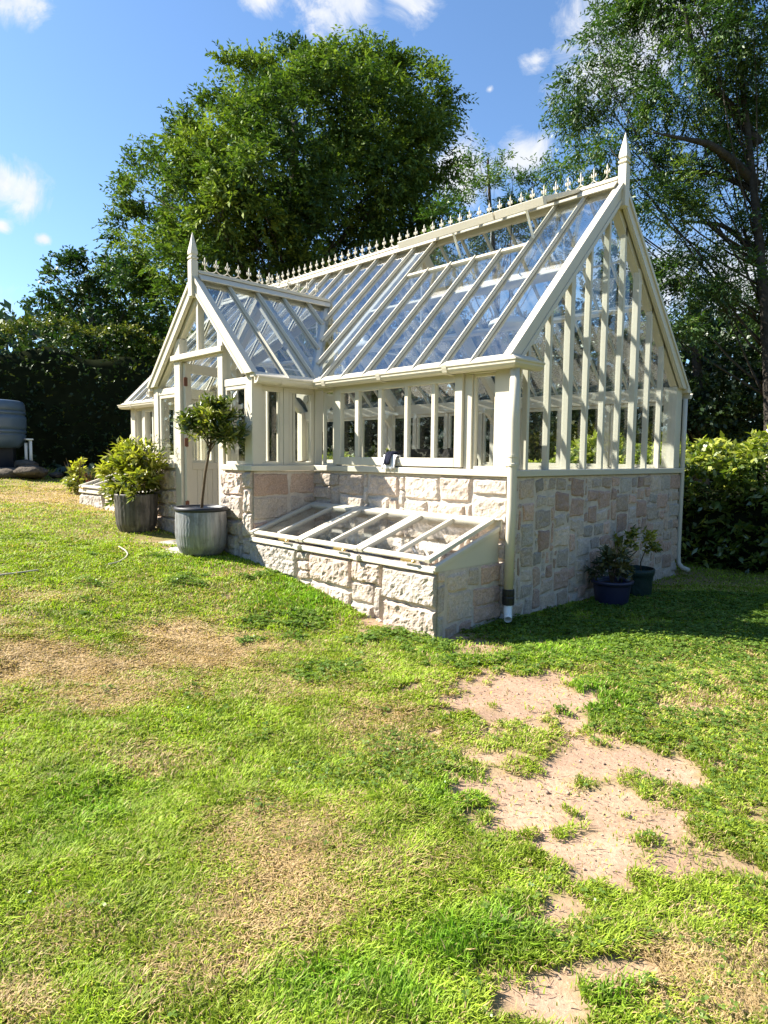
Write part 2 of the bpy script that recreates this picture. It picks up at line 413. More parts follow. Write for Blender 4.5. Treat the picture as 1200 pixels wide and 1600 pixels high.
# ------------------------------------------------------------------ sky, sun, camera
SUN = nrm(np.array([1.42, 1.0, -1.45]))               # direction the light travels
el = math.asin(-SUN[2]); rot = math.atan2(-SUN[0], -SUN[1])
w = bpy.data.worlds.new('World'); sc.world = w; w.use_nodes = True
nt = w.node_tree; nt.nodes.clear()
wo = nt.nodes.new('ShaderNodeOutputWorld'); bg = nt.nodes.new('ShaderNodeBackground')
sky = nt.nodes.new('ShaderNodeTexSky'); sky.sky_type = 'NISHITA'; sky.sun_disc = False
sky.sun_elevation = el; sky.sun_rotation = rot; sky.air_density = 1.0; sky.dust_density = .4; sky.ozone_density = 2.2
tc = nt.nodes.new('ShaderNodeTexCoord')
def wm(op, a, b=None):
    n = nt.nodes.new('ShaderNodeMath'); n.operation = op
    for i, v in enumerate((a, b)):
        if v is None: continue
        if isinstance(v, (int, float)): n.inputs[i].default_value = v
        else: nt.links.new(v, n.inputs[i])
    return n.outputs[0]
CLOUDS = [(8, 290, 50), (930, 40, 74), (960, 105, 84), (1015, 40, 105), (838, 92, 24), (712, 262, 66), (820, 242, 46), (540, -4, 70), (640, -2, 52), (30, -4, 44), (68, 374, 11), (405, 0, 34), (765, 140, 9), (3, 352, 14), (1030, 440, 120), (1150, 450, 130), (-160, 420, 120), (1500, 200, 200), (-500, 300, 180), (300, -420, 160), (900, -500, 180)]
mask = None
for px, py, r in CLOUDS:
    c = nrm(ray(px, py))
    sub = node(nt, 'ShaderNodeVectorMath', _operation='SUBTRACT'); nt.links.new(tc.outputs['Generated'], sub.inputs[0]); sub.inputs[1].default_value = c
    mul = node(nt, 'ShaderNodeVectorMath', _operation='MULTIPLY'); nt.links.new(sub.outputs[0], mul.inputs[0]); mul.inputs[1].default_value = (1, 1, 1.35)
    ln = node(nt, 'ShaderNodeVectorMath', _operation='LENGTH'); nt.links.new(mul.outputs[0], ln.inputs[0])
    v = wm('SUBTRACT', 1., wm('DIVIDE', ln.outputs['Value'], r/FPX))
    mask = v if mask is None else wm('MAXIMUM', mask, v)
mask = wm('MAXIMUM', mask, -1.)
cn = noise(nt, 13, 9, .68, tc.outputs['Generated'], .6)
cv = wm('ADD', mask, wm('MULTIPLY', wm('SUBTRACT', cn, .5), 2.6))
cl = ramp(nt, [(.08, (0, 0, 0)), (.35, (.28,)*3), (.62, (.8,)*3), (.95, (1, 1, 1))], cv)
cn2 = noise(nt, 30, 5, .6, tc.outputs['Generated'])
cc = ramp(nt, [(.3, (3.8, 4.15, 4.7)), (.65, (4.9, 4.95, 5.1))], cn2)
skc = mixc(nt, sky.outputs[0], (.84, 1.0, 1.13), 1., 'MULTIPLY')
fin = mixc(nt, skc, cc, cl)
nt.links.new(fin, bg.inputs[0]); bg.inputs[1].default_value = .066
nt.links.new(bg.outputs[0], wo.inputs[0])

sl = bpy.data.lights.new('sun', 'SUN'); sl.energy = 5.0; sl.angle = math.radians(.53); sl.color = (1., .93, .82)
so = bpy.data.objects.new('sun', sl); COL.objects.link(so)
so.rotation_euler = Vector(SUN.tolist()).to_track_quat('-Z', 'Y').to_euler(); so.location = (-20, -12, 20)

cd = bpy.data.cameras.new('camera'); cam = bpy.data.objects.new('camera', cd); COL.objects.link(cam)
cd.sensor_fit = 'VERTICAL'; cd.sensor_height = 36; cd.lens = FPX/1600*36; cd.clip_end = 2000; cd.clip_start = .05
cam.matrix_world = Matrix(((CR[0], CU[0], -CF[0], CAM[0]), (CR[1], CU[1], -CF[1], CAM[1]), (CR[2], CU[2], -CF[2], CAM[2]), (0, 0, 0, 1)))
sc.camera = cam
sc.view_settings.view_transform = 'Standard'; sc.view_settings.look = 'None'; sc.view_settings.gamma = 1
sc.view_settings.exposure = 1.68
sc.cycles.transparent_max_bounces = 40; sc.cycles.max_bounces = 8; sc.cycles.transmission_bounces = 6
sc.cycles.diffuse_bounces = 3; sc.cycles.glossy_bounces = 3
sc.cycles.use_denoising = True

exec_parts = []
# ================================================================== GREENHOUSE
L_, W_, D_ = 8.132, 3.85, .894
XA, XB = -2.84, -5.292            # porch right and left wall planes
MX = (XA+XB)/2
K = 1.0278; KP = .991
ZE = 1.171                        # bargeboard top plane at y = 0
ZR, ZPR = 3.15, 2.3815
GO = -.035                        # glass plane below the bargeboard edge
def zmain(y): return ZE+K*min(y, W_-y)
def zporch(x): return ZPR-KP*abs(x-MX)
GH = thing('greenhouse', 'cream painted timber greenhouse with gabled porch and ridge cresting on pink granite walls', 'greenhouse', (MX, W_/2, -.9))

# ---- stone facing
TINTS = [(.55, .44, .36), (.53, .44, .365), (.50, .435, .37), (.57, .49, .41), (.50, .405, .33), (.46, .415, .36), (.54, .465, .39), (.52, .425, .35)]
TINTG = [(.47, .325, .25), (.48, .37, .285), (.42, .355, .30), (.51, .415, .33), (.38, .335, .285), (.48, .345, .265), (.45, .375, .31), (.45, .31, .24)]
def stone_face(mb, org, ud, nv, length, z0, z1, amp, seed, step=.024, cell=.095, big=1., tint=1.):
    r = np.random.default_rng(seed)
    org = np.asarray(org, float); ud = np.asarray(ud, float); nv = np.asarray(nv, float)
    nx = max(3, int(round(length/cell))); nz = max(3, int(round((z1-z0)/cell)))
    cx, cz = length/nx, (z1-z0)/nz
    used = np.zeros((nx, nz), bool); st = []
    for j in range(nz-1, -1, -1):
        for i in range(nx):
            if used[i, j]: continue
            q = r.random()*(1 if tint > .99 else .8); q = q if tint > .99 or q > .3 else q*.55
            wmax, hmax = ((1, 1) if q < .08 else (2, 2) if q < .3 else (3, 2) if q < .55 else (4, 3) if q < .85 else (5, 3))
            wmax = max(1, int(round(wmax*big)))
            if wmax == 1 and hmax == 1 and r.random() < .5: hmax = 2
            ww = 0
            while ww < wmax and i+ww < nx and not used[i+ww, j]: ww += 1
            if nx-(i+ww) == 1 and not used[i+ww, j]: ww += 1
            hh = 1
            while hh < hmax and j-hh >= 0 and not used[i:i+ww, j-hh].any(): hh += 1
            used[i:i+ww, j-hh+1:j+1] = True
            st.append((i*cx, (i+ww)*cx, z0+(j-hh+1)*cz, z0+(j+1)*cz, i == 0, i+ww >= nx))
    for (u0, u1, a0, a1, le, re) in st:
        g = .007 if tint > .99 else .012
        jj = .014 if tint > .99 else .019
        j = lambda: r.uniform(-jj, jj)
        co = np.array([[u0+(0 if le else g+j()), a0+g+j()], [u1-(0 if re else g+j()), a0+g+j()], [u1-(0 if re else g+j()), a1-g+j()], [u0+(0 if le else g+j()), a1-g+j()]])
        nu = max(3, int((u1-u0)/step)+1); nw = max(3, int((a1-a0)/step)+1)
        s, t = np.meshgrid(np.linspace(0, 1, nu), np.linspace(0, 1, nw), indexing='ij')
        B = ((1-s)*(1-t))[..., None]*co[0]+(s*(1-t))[..., None]*co[1]+(s*t)[..., None]*co[2]+((1-s)*t)[..., None]*co[3]
        eu = np.minimum(np.ones_like(s) if le else s*(u1-u0), np.ones_like(s) if re else (1-s)*(u1-u0)); ew = np.minimum(t, 1-t)*(a1-a0)
        e = np.minimum(eu, ew); rise = np.clip(e/.022, 0, 1)**.6
        sx = seed*3.1+u0*7; lump = fbm(B[..., 0]*9+sx, B[..., 1]*9, s=seed % 50, o=4)
        fac = vnoise(B[..., 0]*22+sx, B[..., 1]*22, s=5)
        rid = np.abs(fbm(B[..., 0]*17+sx, B[..., 1]*17, s=29, o=4)-.5)*2
        d = .004+rise*amp*(.10+.9*lump+.3*fac+.7*(1-rid)-.35)+r.uniform(-.1, .3)*amp
        # corners rounded a little
        wob = (vnoise(B[..., 0]*14, B[..., 1]*14, s=11)-.5)*.03*(1-rise)
        B[..., 0] += wob*(0 if (le or re) else 1); B[..., 1] += wob
        P = org+B[..., 0:1]*ud+d[..., None]*nv; P[..., 2] = org[2]*0+B[..., 1]
        bord = [(i, 0) for i in range(nu)]+[(nu-1, k) for k in range(1, nw)]+[(i, nw-1) for i in range(nu-2, -1, -1)]+[(0, k) for k in range(nw-2, 0, -1)]
        back = np.array([P[a]-nv*(d[a]+.03) for a in bord])
        idx = np.arange(nu*nw).reshape(nu, nw)
        fs = [(idx[a, b], idx[a+1, b], idx[a+1, b+1], idx[a, b+1]) for a in range(nu-1) for b in range(nw-1)]
        nb = len(bord); o = nu*nw
        fs += [(idx[bord[q]], o+q, o+(q+1) % nb, idx[bord[(q+1) % nb]]) for q in range(nb)]
        if np.dot(np.cross(ud, np.array([0, 0, 1.])), nv) < 0: fs = [f[::-1] for f in fs]
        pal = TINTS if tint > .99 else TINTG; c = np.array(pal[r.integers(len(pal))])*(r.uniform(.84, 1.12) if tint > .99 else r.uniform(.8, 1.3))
        shade = .85+.3*fbm(B[..., 0]*6+sx, B[..., 1]*6, s=21)
        cc_ = np.vstack([(c*shade[..., None]).reshape(-1, 3), np.tile(c*.7, (nb, 1))])
        mb.add(np.vstack([P.reshape(-1, 3), back]), fs, 0, cc_)
def stone_wall(org, ud, nv, length, z0, z1, amp, seed, step=.024, th=.22, parent=GH, big=1., cell=.095, e0=0., e1=0., tint=1.):
    mo = .005 if tint > .99 else .010
    mb = MB(); stone_face(mb, org, ud, nv, length, z0, z1, amp, seed, step, cell, big, tint)
    o = np.asarray(org, float); u = np.asarray(ud, float); n = np.asarray(nv, float)
    p = [o+u*e0+n*mo, o+u*(length-e1)+n*mo, o+u*(length-e1)-n*th, o+u*e0-n*th]
    q = []
    for z in (z0, z1+.012):
        for a in p: b = a.copy(); b[2] = z; q.append(b)
    if np.dot(np.cross(u, np.array([0, 0, 1.])), n) > 0: q = q[:4][::-1]+q[4:][::-1]
    q2 = q[:4]+q[4:]
    mb.hexa(q2, 1)
    return mb.build('stone_wall', ['stone', 'mortar' if tint > .99 else 'mortardark'], parent, col=True)
ZB = -1.62
stone_wall((XA, 0, 0), (1, 0, 0), (0, -1, 0), -XA, ZB, -.03, .030, 11, .02, big=1.25, e1=.01, cell=.082)
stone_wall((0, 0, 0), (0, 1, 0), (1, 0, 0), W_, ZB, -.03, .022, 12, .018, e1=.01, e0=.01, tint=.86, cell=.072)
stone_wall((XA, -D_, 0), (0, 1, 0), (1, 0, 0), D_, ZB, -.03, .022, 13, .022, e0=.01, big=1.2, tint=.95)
stone_wall((-3.46, -D_, 0), (1, 0, 0), (0, -1, 0), XA+3.46, ZB, -.03, .042, 14, .02, big=1.2, e1=.01)
stone_wall((XB, -D_, 0), (1, 0, 0), (0, -1, 0), -4.66-XB, ZB, -.03, .042, 15, .02, big=1.2, e0=.01)
stone_wall((XB, 0, 0), (0, -1, 0), (-1, 0, 0), D_, ZB, -.03, .03, 16, .05, e1=.01)
stone_wall((-L_, 0, 0), (1, 0, 0), (0, -1, 0), XB+L_, ZB, -.03, .03, 17, .05, e0=.01)
stone_wall((-L_, W_, 0), (0, -1, 0), (-1, 0, 0), W_, ZB, -.03, .02, 18, .06, e0=.01, e1=.01)
stone_wall((0, W_, 0), (-1, 0, 0), (0, 1, 0), L_, ZB, -.03, .02, 19, .07)

def P(): return MB()
# ---- sills
sm = P()
for a in [(-.02, .12)]:
    sm.box(XA-.02, .045, -.05, .12, -.012, .052)                       # front right
    sm.box(-.10, .043, .121, W_+.05, -.0125, .0515)                     # right gable
    sm.box(XA-.12, XA+.05, -D_-.05, -.051, -.0125, .0515)                # porch right
    sm.box(-3.45, XA-.121, -D_-.05, -D_+.12, -.012, .052)
    sm.box(XB+.121, -4.67, -D_-.05, -D_+.12, -.012, .052)
    sm.box(XB-.05, XB+.12, -D_-.05, -.051, -.0125, .0515)
    sm.box(-L_-.045, XB+.02, -.05, .12, -.012, .052)
    sm.box(-L_-.043, -L_+.10, .121, W_+.05, -.0125, .0515)
    sm.box(-L_+.101, -.101, W_-.12, W_+.05, -.012, .052)
sm.build('sill', 'paint', GH, bev=.006)

# ---- posts, plates (all butted end to end, or set proud of each other)
ZP0, ZP1 = .955, 1.10
SILLZ = .052
def post(x0, x1, y0, y1, z0=SILLZ, z1=1.10, name='corner_post'):
    m = P(); m.box(x0, x1, y0, y1, z0, z1); return m.build(name, 'paint', GH, bev=.006)
post(-.165, .004, -.004, .17); post(-.165, .004, W_-.17, W_+.004)
post(-L_-.004, -L_+.165, -.004, .17); post(-L_-.004, -L_+.165, W_-.17, W_+.004)
post(XA-.12, XA+.004, -.004, .11); post(XB-.004, XB+.12, -.004, .11)
post(XA-.13, XA+.004, -D_-.004, -D_+.13); post(XB-.004, XB+.13, -D_-.004, -D_+.13)
pm = P()
pm.box(XA+.006, -.167, .001, .10, ZP0, ZP1); pm.box(-L_+.167, XB-.006, .001, .10, ZP0, ZP1)
pm.box(-L_+.167, -.167, W_-.10, W_-.001, .93, ZP1+.01)
for x0, x1 in ((XA-.10, XA-.001), (XB+.001, XB+.10)): pm.box(x0, x1, -D_+.132, -.006, ZP0, ZP1)
pm.build('eave_plate', 'paint', GH, bev=.005)

# ---- windows
def fmap(mir): return (lambda x: 2*MX-x) if mir else (lambda x: x)
def win_front(mir):
    X = fmap(mir)
    def bx(m, x0, x1, y0, y1, z0, z1): m.box(X(x0), X(x1), y0, y1, z0, z1)
    for x0, x1 in ((-.53, -.437), (-2.507, -2.432)): m = P(); bx(m, x0, x1, .002, .09, SILLZ, ZP0-.002); m.build('mullion', 'paint', GH, bev=.005)
    # fixed side light
    for x0, x1 in ((-.435, -.167), (-2.718, -2.509)):
        f = P(); bx(f, x0, x0+.022, .02, .07, SILLZ+.03, ZP0-.03); bx(f, x1-.022, x1, .02, .07, SILLZ+.03, ZP0-.03)
        bx(f, x0, x1, .0195, .0705, SILLZ, SILLZ+.03); bx(f, x0, x1, .0195, .0705, ZP0-.03, ZP0-.001)
        fo = f.build('window', 'paint', GH, bev=.004)
        g = P(); bx(g, x0+.02, x1-.02, .043, .049, SILLZ+.025, ZP0-.025); g.build('window_pane', 'glass', fo)
    # opening casement, set proud of the wall
    f = P(); y0, y1 = -.03, .035
    bx(f, -2.43, -2.335, y0, y1, .066, .972); bx(f, -.628, -.532, y0, y1, .066, .972)
    bx(f, -2.334, -.629, y0+.001, y1, .066, .155); bx(f, -2.334, -.629, y0+.001, y1, .892, .972)
    for a, b in ((-2.092, -2.028), (-1.712, -1.655), (-1.313, -1.262), (-.936, -.885)): bx(f, a, b, y0+.006, y1-.004, .1555, .8915)
    fo = f.build('casement_window', 'paint', GH, bev=.004)
    g = P()
    for a, b in ((-2.336, -2.091), (-2.029, -1.711), (-1.656, -1.312), (-1.263, -.935), (-.886, -.627)): bx(g, a, b, .004, .010, .15, .897)
    g.build('window_pane', 'glass', fo)
    s = P(); s.beam((X(-1.6), -.035, .11), (X(-1.45), -.05, .115), .012, .012); s.beam((X(-1.45), -.05, .115), (X(-1.36), -.045, .10), .01, .01); s.build('window_stay', 'metal', fo)
win_front(False); win_front(True)
def win_side(xs, out):
    """porch side wall at x = xs, outward sign out"""
    d = lambda a: xs-out*a
    m = P(); m.box(d(.004), d(.09), -.462, -.388, SILLZ, ZP0-.002); m.build('mullion', 'paint', GH, bev=.005)
    for y0, y1, yb in ((-.762, -.464, -.515), (-.386, -.006, -.30)):
        f = P(); x0, x1 = d(.012), d(.062)
        f.box(x0, x1, y0, y0+.055, SILLZ+.035, ZP0-.055); f.box(x0, x1, y1-.05, y1, SILLZ+.035, ZP0-.055)
        f.box(d(.0115), x1, y0, y1, SILLZ, SILLZ+.035); f.box(d(.0115), x1, y0, y1, ZP0-.055, ZP0-.001)
        f.box(d(.02), d(.056), yb-.017, yb+.017, SILLZ+.0355, ZP0-.0555)
        fo = f.build('window', 'paint', GH, bev=.004)
        g = P(); g.box(d(.036), d(.042), y0+.05, y1-.045, SILLZ+.03, ZP0-.05); g.build('window_pane', 'glass', fo)
win_side(XA, 1); win_side(XB, -1)
# rear wall
xs = [-.985-.745*i for i in range(10)]
for x in xs: rm = P(); rm.box(x-.03, x+.03, W_-.09, W_-.004, SILLZ, .929); rm.build('mullion', 'paint', GH, bev=.004)
edges = [-.167]+xs+[-L_+.167]
for i in range(len(edges)-1):
    b, a = edges[i]-(.032 if i else 0), edges[i+1]+(.032 if i < len(edges)-2 else 0)
    f = P(); f.box(a, a+.04, W_-.07, W_-.02, SILLZ+.04, .88); f.box(b-.04, b, W_-.07, W_-.02, SILLZ+.04, .88); f.box(a, b, W_-.0705, W_-.0195, SILLZ, SILLZ+.04); f.box(a, b, W_-.0705, W_-.0195, .88, .9285)
    fo = f.build('window', 'paint', GH, bev=.004)
    g = P(); g.box(a+.035, b-.035, W_-.048, W_-.042, SILLZ+.035, .885); g.build('window_pane', 'glass', fo)

# ---- main gables
def gable(x0, out):
    d = lambda a: x0-out*a
    for i in range(10):
        y = .33+.367*i-.02; hw = .040 if i in (2, 6) else .021
        y = min(y, W_-.2)
        m = P(); zt = zmain(y)-.20
        if i == 9: continue
        m.box(d(-.004 if i in (2, 6) else .006), d(.07), y-hw, y+hw, SILLZ, zt); m.build('mullion', 'paint', GH, bev=.004)
    m = P()                                                     # inner rafters
    for s in (0, 1):
        f = lambda y: y if s == 0 else W_-y
        m.prism([(d(.002), f(.02), 1.105), (d(.002), f(W_/2), zmain(W_/2)-.24), (d(.002), f(W_/2), zmain(W_/2)-.33), (d(.002), f(.172), 1.105)] if False else
                [(d(.006), f(-.02), zmain(0)-.10-.02), (d(.006), f(W_/2-.001), zmain(W_/2)-.10), (d(.006), f(W_/2-.001), zmain(W_/2)-.30), (d(.006), f(.10), zmain(.10)-.30+.07), (d(.006), f(.0), zmain(.0)-.07-.02)], (-out*.09, 0, 0))
    m.build('gable_rafter', 'paint', GH)
    g = P()
    yy = [.02, W_-.02, W_-.02, W_/2, .02]; zz = [.06, .06, zmain(.02)-.12, zmain(W_/2)-.12, zmain(.02)-.12]
    g.prism([(d(.05), a, b) for a, b in zip(yy, zz)], (-out*.006, 0, 0)); g.build('gable_pane', 'glass', GH)
    for s in (0, 1):                                            # bargeboards
        f = lambda y: y if s == 0 else W_-y
        b = P(); tk = .035
        b.prism([(d(-.05), f(-.089), 1.08), (d(-.05), f(W_/2-.0005), ZR), (d(-.05), f(W_/2-.0005), ZR-.22), (d(-.05), f(.135), 1.08)], (out*(-tk), 0, 0))
        b.prism([(d(-.066), f(-.095), 1.083), (d(-.066), f(W_/2-.001), ZR+.008), (d(-.066), f(W_/2-.001), ZR-.05), (d(-.066), f(-.045), 1.083)], (out*(-.0155), 0, 0))
        b.prism([(d(-.060), f(.07), 1.082), (d(-.060), f(W_/2-.001), ZR-.155), (d(-.060), f(W_/2-.001), ZR-.20), (d(-.060), f(.115), 1.082)], (out*(-.0095), 0, 0))
        b.prism([(d(.03), f(-.085), 1.083), (d(.03), f(W_/2-.0005), ZR-.005), (d(.03), f(W_/2-.0005), ZR-.10), (d(.03), f(.01), 1.083)], (out*.044, 0, 0))
        b.build('bargeboard', 'paint', GH)
    fi = P(); fi.stack(d(-.045), W_/2, [(.02, 2.862), (.046, 2.872), (.046, 3.30), (.036, 3.306), (.036, 3.318), (.049, 3.326), (.049, 3.346), (.036, 3.352), (.036, 3.364), (.046, 3.38), (.046, 3.41), (.002, 3.645)])
    fi.build('finial', 'paint', GH, bev=.002)
gable(0, 1); gable(-L_, -1)

# ---- porch gable
YF = -D_
for s in (1, -1):
    X = (lambda a: MX+s*a)
    b = P(); hw = 1.314
    b.prism([(X(hw), YF-.05, ZPR-KP*hw), (X(.0005), YF-.05, ZPR), (X(.0005), YF-.05, ZPR-.22), (X(hw-.225), YF-.05, ZPR-KP*hw)], (0, .035, 0))
    b.prism([(X(hw+.006), YF-.066, ZPR-KP*hw+.003), (X(.001), YF-.066, ZPR+.008), (X(.001), YF-.066, ZPR-.05), (X(hw-.05), YF-.066, ZPR-KP*hw+.003)], (0, .0155, 0))
    b.prism([(X(hw-.17), YF-.060, ZPR-KP*hw+.002), (X(.001), YF-.060, ZPR-.165), (X(.001), YF-.060, ZPR-.205), (X(hw-.215), YF-.060, ZPR-KP*hw+.002)], (0, .0095, 0))
    b.prism([(X(hw-.01), YF+.03, ZPR-KP*hw+.004), (X(.0005), YF+.03, ZPR-.005), (X(.0005), YF+.03, ZPR-.10), (X(hw-.10), YF+.03, ZPR-KP*hw+.004)], (0, -.044, 0))
    b.build('bargeboard', 'paint', GH)
    r_ = P(); r_.prism([(X(1.24), YF+.006, 1.06), (X(1.24), YF+.006, zporch(X(1.24))-.10), (X(.001), YF+.006, ZPR-.10), (X(.001), YF+.006, ZPR-.30), (X(1.10), YF+.006, 1.06)], (0, .08, 0)); r_.build('gable_rafter', 'paint', GH)
fi = P(); z = ZPR-ZR
fi.stack(MX, YF-.045, [(.02, 2.862+z), (.046, 2.872+z), (.046, 3.30+z), (.036, 3.306+z), (.036, 3.318+z), (.049, 3.326+z), (.049, 3.346+z), (.036, 3.352+z), (.036, 3.364+z), (.046, 3.38+z), (.046, 3.41+z), (.002, 3.645+z)])
fi.build('finial', 'paint', GH, bev=.002)
DX0, DX1 = -4.51, -3.57            # door opening
df = P()
df.box(-4.668, DX0, YF-.012, YF+.10, -.90, zporch(-4.6)-.20); df.box(DX1, -3.452, YF-.012, YF+.10, -1.1, zporch(-3.5)-.20)
df.box(DX0+.001, DX1-.001, YF+.0, YF+.09, 1.365, 1.43)
df.box(-4.70, -3.42, YF-.05, YF-.0125, 1.375, 1.445)
df.box(MX-.028, MX+.028, YF+.002, YF+.085, 1.431, ZPR-.24)
df.box(XB+.132, -4.67, YF+.004, YF+.088, .965, 1.05); df.box(-3.45, XA-.132, YF+.004, YF+.088, .965, 1.05)
DFRAME = df.build('door_frame', 'paint', GH, bev=.005)
gp_ = P()
gp_.prism([(DX0+.001, YF+.045, 1.43), (DX1-.001, YF+.045, 1.43), (DX1-.001, YF+.045, zporch(DX1)-.14), (MX, YF+.045, ZPR-.14), (DX0+.001, YF+.045, zporch(DX0)-.14)], (0, .006, 0))
for a, b in ((XB+.133, -4.669), (-3.451, XA-.133)):
    gp_.prism([(a, YF+.045, 1.05), (b, YF+.045, 1.05), (b, YF+.045, zporch(b)-.14), (a, YF+.045, zporch(a)-.14)] , (0, .006, 0))
gp_.build('gable_pane', 'glass', GH)
for a, b in ((XB+.132, -4.67), (-3.45, XA-.132)):
    f = P(); f.box(a, a+.05, YF+.012, YF+.062, SILLZ+.04, .92); f.box(b-.05, b, YF+.012, YF+.062, SILLZ+.04, .92)
    f.box(a, b, YF+.0115, YF+.0625, SILLZ, SILLZ+.04); f.box(a, b, YF+.0115, YF+.0625, .92, .964)
    fo = f.build('window', 'paint', GH, bev=.004)
    g = P(); g.box(a+.045, b-.045, YF+.034, YF+.040, SILLZ+.035, .925); g.build('window_pane', 'glass', fo)
# door leaf, swung inwards on its left hinges
hin = np.array([DX0+.035, YF+.03, 0]); dd = nrm(np.array([-.23, .97, 0])); dn = np.array([dd[1], -dd[0], 0])
def dbox(m, u0, u1, z0, z1, t0, t1):
    q = []
    for zz_ in (z0, z1):
        for u, t in ((u0, t0), (u1, t0), (u1, t1), (u0, t1)):
            p = hin+dd*u+dn*t; q.append((p[0], p[1], zz_))
    q = q[:4][::-1]+q[4:][::-1]
    m.hexa(q)
DW = .92
dm = P()
dbox(dm, 0, .10, -.83, 1.345, -.022, .022); dbox(dm, DW-.10, DW, -.83, 1.345, -.022, .022)
dbox(dm, .1005, DW-.1005, 1.225, 1.345, -.0215, .0215); dbox(dm, .1005, DW-.1005, -.03, .06, -.0215, .0215); dbox(dm, .1005, DW-.1005, -.83, -.66, -.0215, .0215)
door = dm.build('door', 'paint', GH, bev=.004)
kp = P()
for i in range(8): dbox(kp, .1005+i*.09, .1005+i*.09+.086, -.66, -.03, -.012, .012)
kp.build('door_panel', 'paint', door, bev=.004)
g = P(); dbox(g, .10, DW-.10, .058, 1.227, -.003, .003); g.build('door_pane', 'glass', door)
for zz in (1.05, .27, -.55):
    h = P(); dbox(h, -.03, .03, zz, zz+.11, .0225, .030); p = hin+dn*.03; h.tube([(p[0], p[1], zz-.005), (p[0], p[1], zz+.115)], .009, 8); h.build('hinge', 'rust', door)
hd = P(); p = hin+dd*(DW-.05)+dn*.05; hd.tube([p+np.array([0, 0, .03])-dn*.03, p+np.array([0, 0, .03]), p+np.array([0, 0, .03])-dd*.10], .009, 8); hd.build('handle', 'brass', door)

# ---- roofs
BAR = .372
def yv(x):                                     # main roof height equals porch roof height
    return max(0, (zporch(x)-ZE)/K)
ZG = lambda y: ZE+GO+K*y
NV = nrm(np.array([0, -K, 1.]))
VX0, VX1 = -7*BAR, -2*BAR-.0                   # vent opening
YV0 = 1.34
fr = P(); gl = P()
def slope_pane(m, x0, x1, ya0, ya1, yt0, yt1):
    pts = [(x0, ya0, ZG(ya0)), (x1, ya1, ZG(ya1)), (x1, yt1, ZG(yt1)), (x0, yt0, ZG(yt0))]
    pts = [np.array(p) for p in pts]
    if np.linalg.norm(pts[0]-pts[3]) < .02: pts = pts[:3]
    m.prism(pts, -NV*.006)
YE, YT = -.125, W_/2-.045
for i in range(0, 22):
    xr, xl = -BAR*i, max(-BAR*(i+1), -L_)
    if i == 21: xl = -L_
    def low(x): return YE if not (XB-.08 < x < XA+.08) else yv(x)+.02
    a0, a1 = low(xl), low(xr)
    cuts = [xl, xr]
    if xl < XA+.08 < xr: cuts = [xl, XA+.079, XA+.0801, xr]
    if xl < XB-.08 < xr: cuts = [xl, XB-.0801, XB-.079, xr]
    if xl < MX < xr: cuts = [xl, MX, xr]
    top = YV0 if (xr <= VX1+.01 and xl >= VX0-.01) else YT
    for c0, c1 in zip(cuts[:-1], cuts[1:]):
        if c1-c0 < .002: continue
        l0, l1 = low(c0), low(c1)
        if min(l0, l1) >= top-.01: continue
        slope_pane(gl, c0+.004, c1-.004, min(l0, top-.005), min(l1, top-.005), top, top)
    x = xl
    if i < 21:
        y0 = low(x); t = YV0+.02 if VX0+.01 < x < VX1-.01 else YT+.02
        if y0 < t-.03:
            a = np.array([x, y0, ZG(y0)]); b = np.array([x, t, ZG(t)])
            fr.beam(a, b, .034, .026, NV, off=.0131); fr.beam(a, b, .022, .035, NV, off=-.024)
            fr.beam(a, b, .014, .012, NV, off=.032); fr.beam(a, b, .042, .005, NV, off=-.0026, mi=1)  # the black strip paints the shadow line beneath the bar capping
# rails round the vent opening
a = np.array([VX0, YV0, ZG(YV0)]); b = np.array([VX1, YV0, ZG(YV0)])
fr.beam(a, b, .05, .05, NV, off=-.002)
ro = fr.build('roof_frame', ['paint', 'rubber_barshade'], GH); gl.build('roof_pane', 'roofglass', ro)
# rear slope
fr = P(); gl = P(); NR = nrm(np.array([0, K, 1.]))
for i in range(0, 22):
    xr, xl = -BAR*i, (-BAR*(i+1) if i < 21 else -L_)
    pts = [np.array((x, W_-y, ZG(y))) for x, y in ((xl+.004, YE), (xr-.004, YE), (xr-.004, YT), (xl+.004, YT))]
    gl.prism(pts, -NR*.006)
    if i < 21:
        a = np.array([xl, W_-YE, ZG(YE)]); b = np.array([xl, W_-YT-.02, ZG(YT+.02)])
        fr.beam(a, b, .024, .018, NR, off=.0091); fr.beam(a, b, .014, .026, NR, off=-.0195)
ro = fr.build('roof_frame', ['paint', 'rubber_barshade'], GH); gl.build('roof_pane', 'roofglass', ro)
